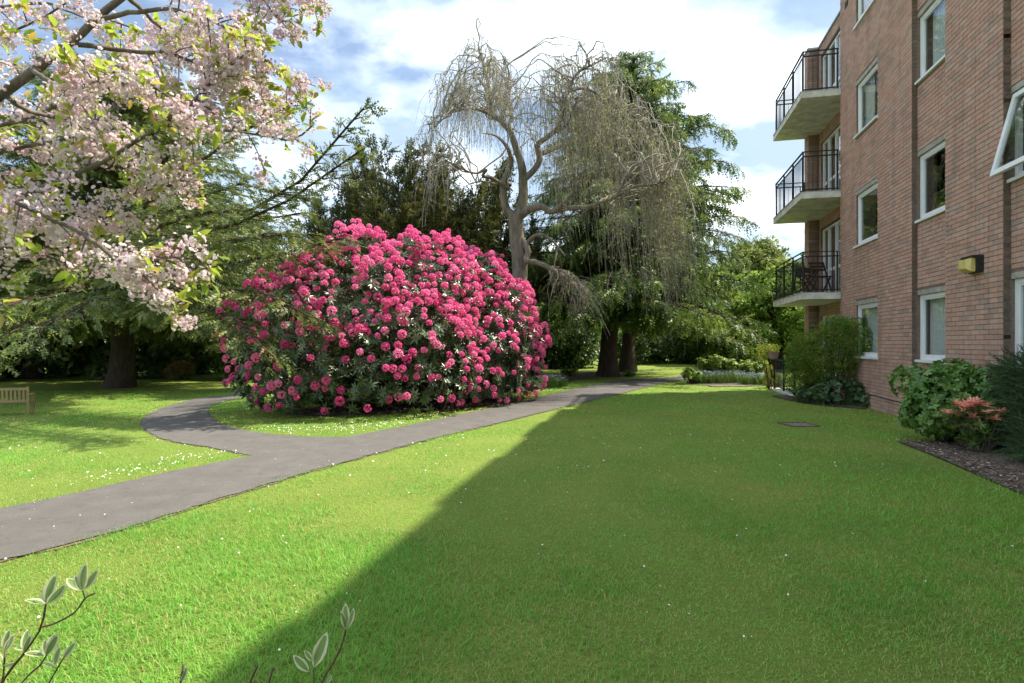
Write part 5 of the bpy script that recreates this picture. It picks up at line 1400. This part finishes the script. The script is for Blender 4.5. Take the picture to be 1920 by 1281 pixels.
dogwood((-1.25, 1.35), [(.008, .004, [b1, (-10, 1310, YD), (15, 1262, YD), (45, 1225, YD), (78, 1176, YD), (82, 1150, YD), (86, 1132, YD)]),
        (.004, .003, [(78, 1176, YD), (105, 1168, YD), (140, 1148, YD), (160, 1122, YD), (178, 1112, YD)]), (.003, .0025, [(160, 1123, YD), (155, 1108, YD)]),
        (.005, .003, [b1 + [.15, .05, 0], (30, 1300, YD), (55, 1265, YD), (78, 1245, YD), (88, 1228, YD)]), (.004, .003, [b1 + [.25, .05, 0], (85, 1300, YD), (105, 1258, YD), (120, 1232, YD)]),
        (.005, .003, [b1 + [.0, .08, 0], (0, 1300, YD), (7, 1262, YD), (9, 1220, YD)])],
        [(86, 1132, YD, 97, 1078, 1, .2), (86, 1134, YD, 46, 1122, 1, 1.2), (88, 1132, YD, 126, 1096, 1, 1.0), (84, 1130, YD, 80, 1100, 1, .3), (155, 1108, YD, 162, 1055, 1, .1), (153, 1108, YD, 114, 1086, 1, .7), (156, 1106, YD, 181, 1070, 1, .9), (152, 1106, YD, 144, 1076, 1, .4),
         (45, 1222, YD, 42, 1183, 1, .3), (44, 1220, YD, 62, 1190, 1, 1.2), (48, 1219, YD, 30, 1212, 1, .9), (88, 1228, YD, 96, 1190, 1, .1), (86, 1230, YD, 110, 1190, 1, .6), (84, 1230, YD, 48, 1220, 1, 1.0), (86, 1228, YD, 82, 1200, 1, .4), (118, 1236, YD, 136, 1207, 1, .3), (103, 1248, YD, 112, 1212, 1, .2), (102, 1250, YD, 84, 1238, 1, .8),
         (8, 1220, YD, 12, 1182, 1, .2), (8, 1222, YD, 22, 1192, 1, .8), (6, 1250, YD, 30, 1243, 1, .6), (5, 1240, YD, -14, 1225, 1, .8)], 'variegated dogwood shoots with white edged leaves, bottom left corner')
b2 = np.array([-.42, 1.2, 0.0]); YE = 1.2
dogwood((-.42, 1.2), [(.006, .0035, [b2, (590, 1330, YE), (602, 1281, YE), (622, 1248, YE), (638, 1218, YE), (648, 1182, YE)]), (.004, .003, [b2 + [-.02, .02, 0], (588, 1320, YE), (588, 1281, YE), (588, 1255, YE)]),
        (.006, .0042, [b2 + [-.12, .05, 0], (470, 1320, YE), (466, 1290, YE), (476, 1262, YE), (482, 1250, YE)]), (.005, .0036, [b2 + [-.10, .05, 0], (500, 1330, YE), (504, 1281, YE), (512, 1252, YE)]), (.005, .0036, [b2 + [-.3, .05, 0], (330, 1330, YE), (338, 1281, YE), (342, 1258, YE)])],
        [(648, 1180, YE, 646, 1134, 1, .1), (649, 1180, YE, 663, 1144, 1, .9), (647, 1180, YE, 642, 1140, .9, 1.2), (588, 1252, YE, 610, 1190, 1, .2), (580, 1260, YE, 549, 1229, 1, .3), (586, 1240, YE, 572, 1218, 1, .5), (588, 1240, YE, 590, 1212, 1, .8), (612, 1281, YE, 622, 1268, 1, .2), (342, 1262, YE, 344, 1238, .8, 1.2), (338, 1280, YE, 358, 1240, .7, 1.3)],
        'variegated dogwood shoots with cream leaves, bottom centre')

# ---------------------------------------------------------------- grass blades, daisies and fallen petals
m_grass = leafy('grass_blades', [(0.0, (0.12, 0.31, 0.040)), (.45, (0.165, 0.42, 0.055)), (.8, (0.26, 0.49, 0.09)), (.93, (0.43, 0.42, 0.16)), (1.0, (0.48, 0.39, 0.20))], .4, .5, .25)
PW = [(rng.normal(size=2) * f_, rng.random() * 6.28, f_ ** -.35) for f_ in (.8, .8, 1.3, 1.3, 2.2, 2.2, 3.5, 3.5, 6, 6, 10, 10) for _ in range(2)]
def PATCH(x, y): return sum(a_ * np.sin(x * k_[0] + y * k_[1] + ph_) for k_, ph_, a_ in PW) / 2.1
def lawn_points(n, y0, y1, margin=1.12):
    y = np.sqrt(rng.random(n) * (y1 * y1 - y0 * y0) + y0 * y0); x = (rng.random(n) * 2 - 1) * y * (CX / F) * margin
    k = np.ones(n, bool)
    for pg in no_grass: k &= ~inside(pg, x, y)
    wallx = 5.03 + .2296 * y - .02; k &= (x < wallx)
    return x[k], y[k]
def grass(n, y0, y1, h, w, two, fin=None, fout=None):
    x, y = lawn_points(n, y0, y1); k = np.ones(len(x), bool)
    if fin: k &= rng.random(len(x)) < sstep(fin[0], fin[1], y)
    if fout: k &= rng.random(len(x)) > sstep(fout[0], fout[1], y)
    x, y = x[k], y[k]; n = len(x)
    pat = PATCH(x, y)
    hh = h * rng.uniform(.55, 1.35, n) * (1 + .26 * np.clip(pat, -1.5, 1.8)); a_ = rng.random(n) * 6.283; lean = rng.uniform(.25, 1.5, n) * hh; hh = hh * (1.12 - .28 * lean / hh)
    z = ground_z(x, y); B = np.stack([x, y, z - .004], -1)
    s = np.stack([-np.sin(a_), np.cos(a_), np.zeros(n)], -1) * (w * rng.uniform(.7, 1.3, n))[:, None] / 2
    ld = np.stack([np.cos(a_), np.sin(a_), np.zeros(n)], -1)
    tint = np.clip(.42 + .19 * pat + rng.normal(0, .24, n), 0, 1)
    if two:
        mid = B + ld * (lean * .35)[:, None] + np.array([0, 0, 1]) * (hh * .62)[:, None]; tip = B + ld * lean[:, None] + np.array([0, 0, 1]) * (hh * .95)[:, None]
        V = np.stack([B - s, B + s, mid + s * .75, mid - s * .75, tip], 1).reshape(-1, 3); b = np.arange(n)[:, None] * 5
        Lp = (np.array([[0, 1, 2, 3, 3, 2, 4]]) + b).ravel(); T = np.tile([4, 3], n); t = np.repeat(tint, 5)
    else:
        tip = B + ld * lean[:, None] + np.array([0, 0, 1]) * hh[:, None]
        V = np.stack([B - s, B + s, tip], 1).reshape(-1, 3); Lp = np.arange(3 * n); T = np.full(n, 3); t = np.repeat(tint, 3)
    return V, Lp, T, t, np.zeros(len(T), int)
o = scatter_obj('grass', [grass(175000, 2.0, 5.8, .030, .0046, True, None, (3.6, 5.8)), grass(215000, 3.6, 12.0, .029, .0080, False, (3.6, 5.8), (8.5, 12)), grass(150000, 8.5, 22.0, .030, .018, False, (8.5, 12))], m_grass)
tag(o, 'short mown grass blades covering the lawn', 'grass')
# worn, mossy and lush patches tint the blades
N, L = m_grass.node_tree.nodes, m_grass.node_tree.links; bs = N['Principled BSDF']; src_ = bs.inputs['Base Color'].links[0].from_socket
mixd = mixc(N, L, ramp(N, L, noise(N, L, 1.9, 7, .72), [(.46, (0, 0, 0)), (.66, (.72, .72, .72))]), src_, (0.34, 0.335, 0.11)); mixd = mixc(N, L, ramp(N, L, noise(N, L, .7, 5, .6, None, .5), [(.50, (0, 0, 0)), (.64, (.6, .6, .6))]), mixd, (0.11, 0.30, 0.05)); L.new(mixd, bs.inputs['Base Color'])
m_daisy = simple('daisy_white', (0.78, 0.78, 0.76), 0.7, 0.05, 5)
ar = np.arange(7) * 2 * math.pi / 7
dz = Tmpl([(0, 0, .15)] + [(math.cos(a_), math.sin(a_), 0) for a_ in ar], [(0, 1 + k, 1 + (k + 1) % 7) for k in range(7)])
Q = []
edge = resample(path_top, 400); sel_ = edge[(edge[:, 1] > 8) & (edge[:, 1] < 24)]
for p in sel_:
    for _ in range(random.randint(0, 3)):
        d = abs(random.gauss(0, .35)) + .05; Q.append((p[0] - d * .55 + random.gauss(0, .1), p[1] + d + random.gauss(0, .1)))
for p in resample(gp([(500, 806), (560, 808), (640, 806), (740, 795)]), 40):
    for _ in range(5): Q.append((p[0] + random.gauss(0, .22), p[1] + random.gauss(0, .25)))
for p in resample(gp([(60, 930), (200, 905), (330, 872), (450, 852)]), 60):
    for _ in range(2): Q.append((p[0] + random.gauss(0, .15), p[1] + abs(random.gauss(0, .35)) + .06))
x, y = lawn_points(330, 2.4, 9); Q += list(zip(x, y)); 
xx, yy_ = lawn_points(420, 9, 20); kk = xx < -3; Q += list(zip(xx[kk], yy_[kk]))
Q = np.array(Q); k = np.ones(len(Q), bool)
for pg in no_grass: k &= ~inside(pg, Q[:, 0], Q[:, 1])
Q = Q[k]; n = len(Q)
P = np.stack([Q[:, 0], Q[:, 1], ground_z(Q[:, 0], Q[:, 1]) + rng.uniform(.030, .048, n)], -1)
nd = np.stack([rng.normal(0, .35, n), rng.normal(-.15, .35, n), np.ones(n)], -1)
M = frames(nd, np.where(P[:, 1] < 6, rng.uniform(.003, .007, n), rng.uniform(.006, .011, n))); M = M[:, :, [1, 2, 0]]
o = scatter_obj('daisies', [scatter(dz, P, M)], m_daisy); tag(o, 'white daisies and fallen petals sprinkled over the lawn', 'flowers')
m_petal = simple('fallen_petal', (0.80, 0.72, 0.72), 0.8, 0.08, 5)
y = rng.uniform(3, 22, 9000); x = rng.uniform(-9, 4, 9000); kp = inside(path_poly, x, y) | inside(branch_poly, x, y); x, y = x[kp], y[kp]; kp = rng.random(len(x)) < .11; x, y = x[kp], y[kp]; n = len(x)
nd = np.stack([rng.normal(0, .2, n), rng.normal(0, .2, n), np.ones(n)], -1); M = frames(nd, rng.uniform(.003, .007, n))[:, :, [1, 2, 0]]
o = scatter_obj('fallen_petals', [scatter(dz, np.stack([x, y, ground_z(x, y) + .022], -1), M)], m_petal); tag(o, 'pale petals blown over the asphalt path', 'petals')
# chips and debris on the mulch bed
m_chip = leafy('mulch_chips', [(0.0, (0.06, 0.042, 0.03)), (.6, (0.17, 0.125, 0.095)), (1.0, (0.50, 0.45, 0.39))], 0.0, .9, .1)
chip = Tmpl([(-.5, -.25, 0), (.5, -.2, .05), (.45, .25, .12), (-.4, .2, .16), (0, 0, .25)], [(0, 1, 4), (1, 2, 4), (2, 3, 4), (3, 0, 4)])
arr = []
for pg, nn in ((bed_right, 5200), (bed_rhodo, 2500)):
    lo, hi = pg.min(0), pg.max(0); x = rng.uniform(lo[0], hi[0], nn); y = rng.uniform(lo[1], hi[1], nn); k = inside(pg, x, y); x, y = x[k], y[k]
    c_ = pg.mean(0); arr.append(scatter(chip, np.stack([x, y, ground_z(x, y) + .035 + .02 * rng.random(len(x))], -1), frames(rand_dirs(len(x)) * [1, 1, .35], rng.uniform(.015, .05, len(x)))))
o = scatter_obj('mulch_chips', arr, m_chip); tag(o, 'loose bark chips strewn over the planting beds', 'mulch')
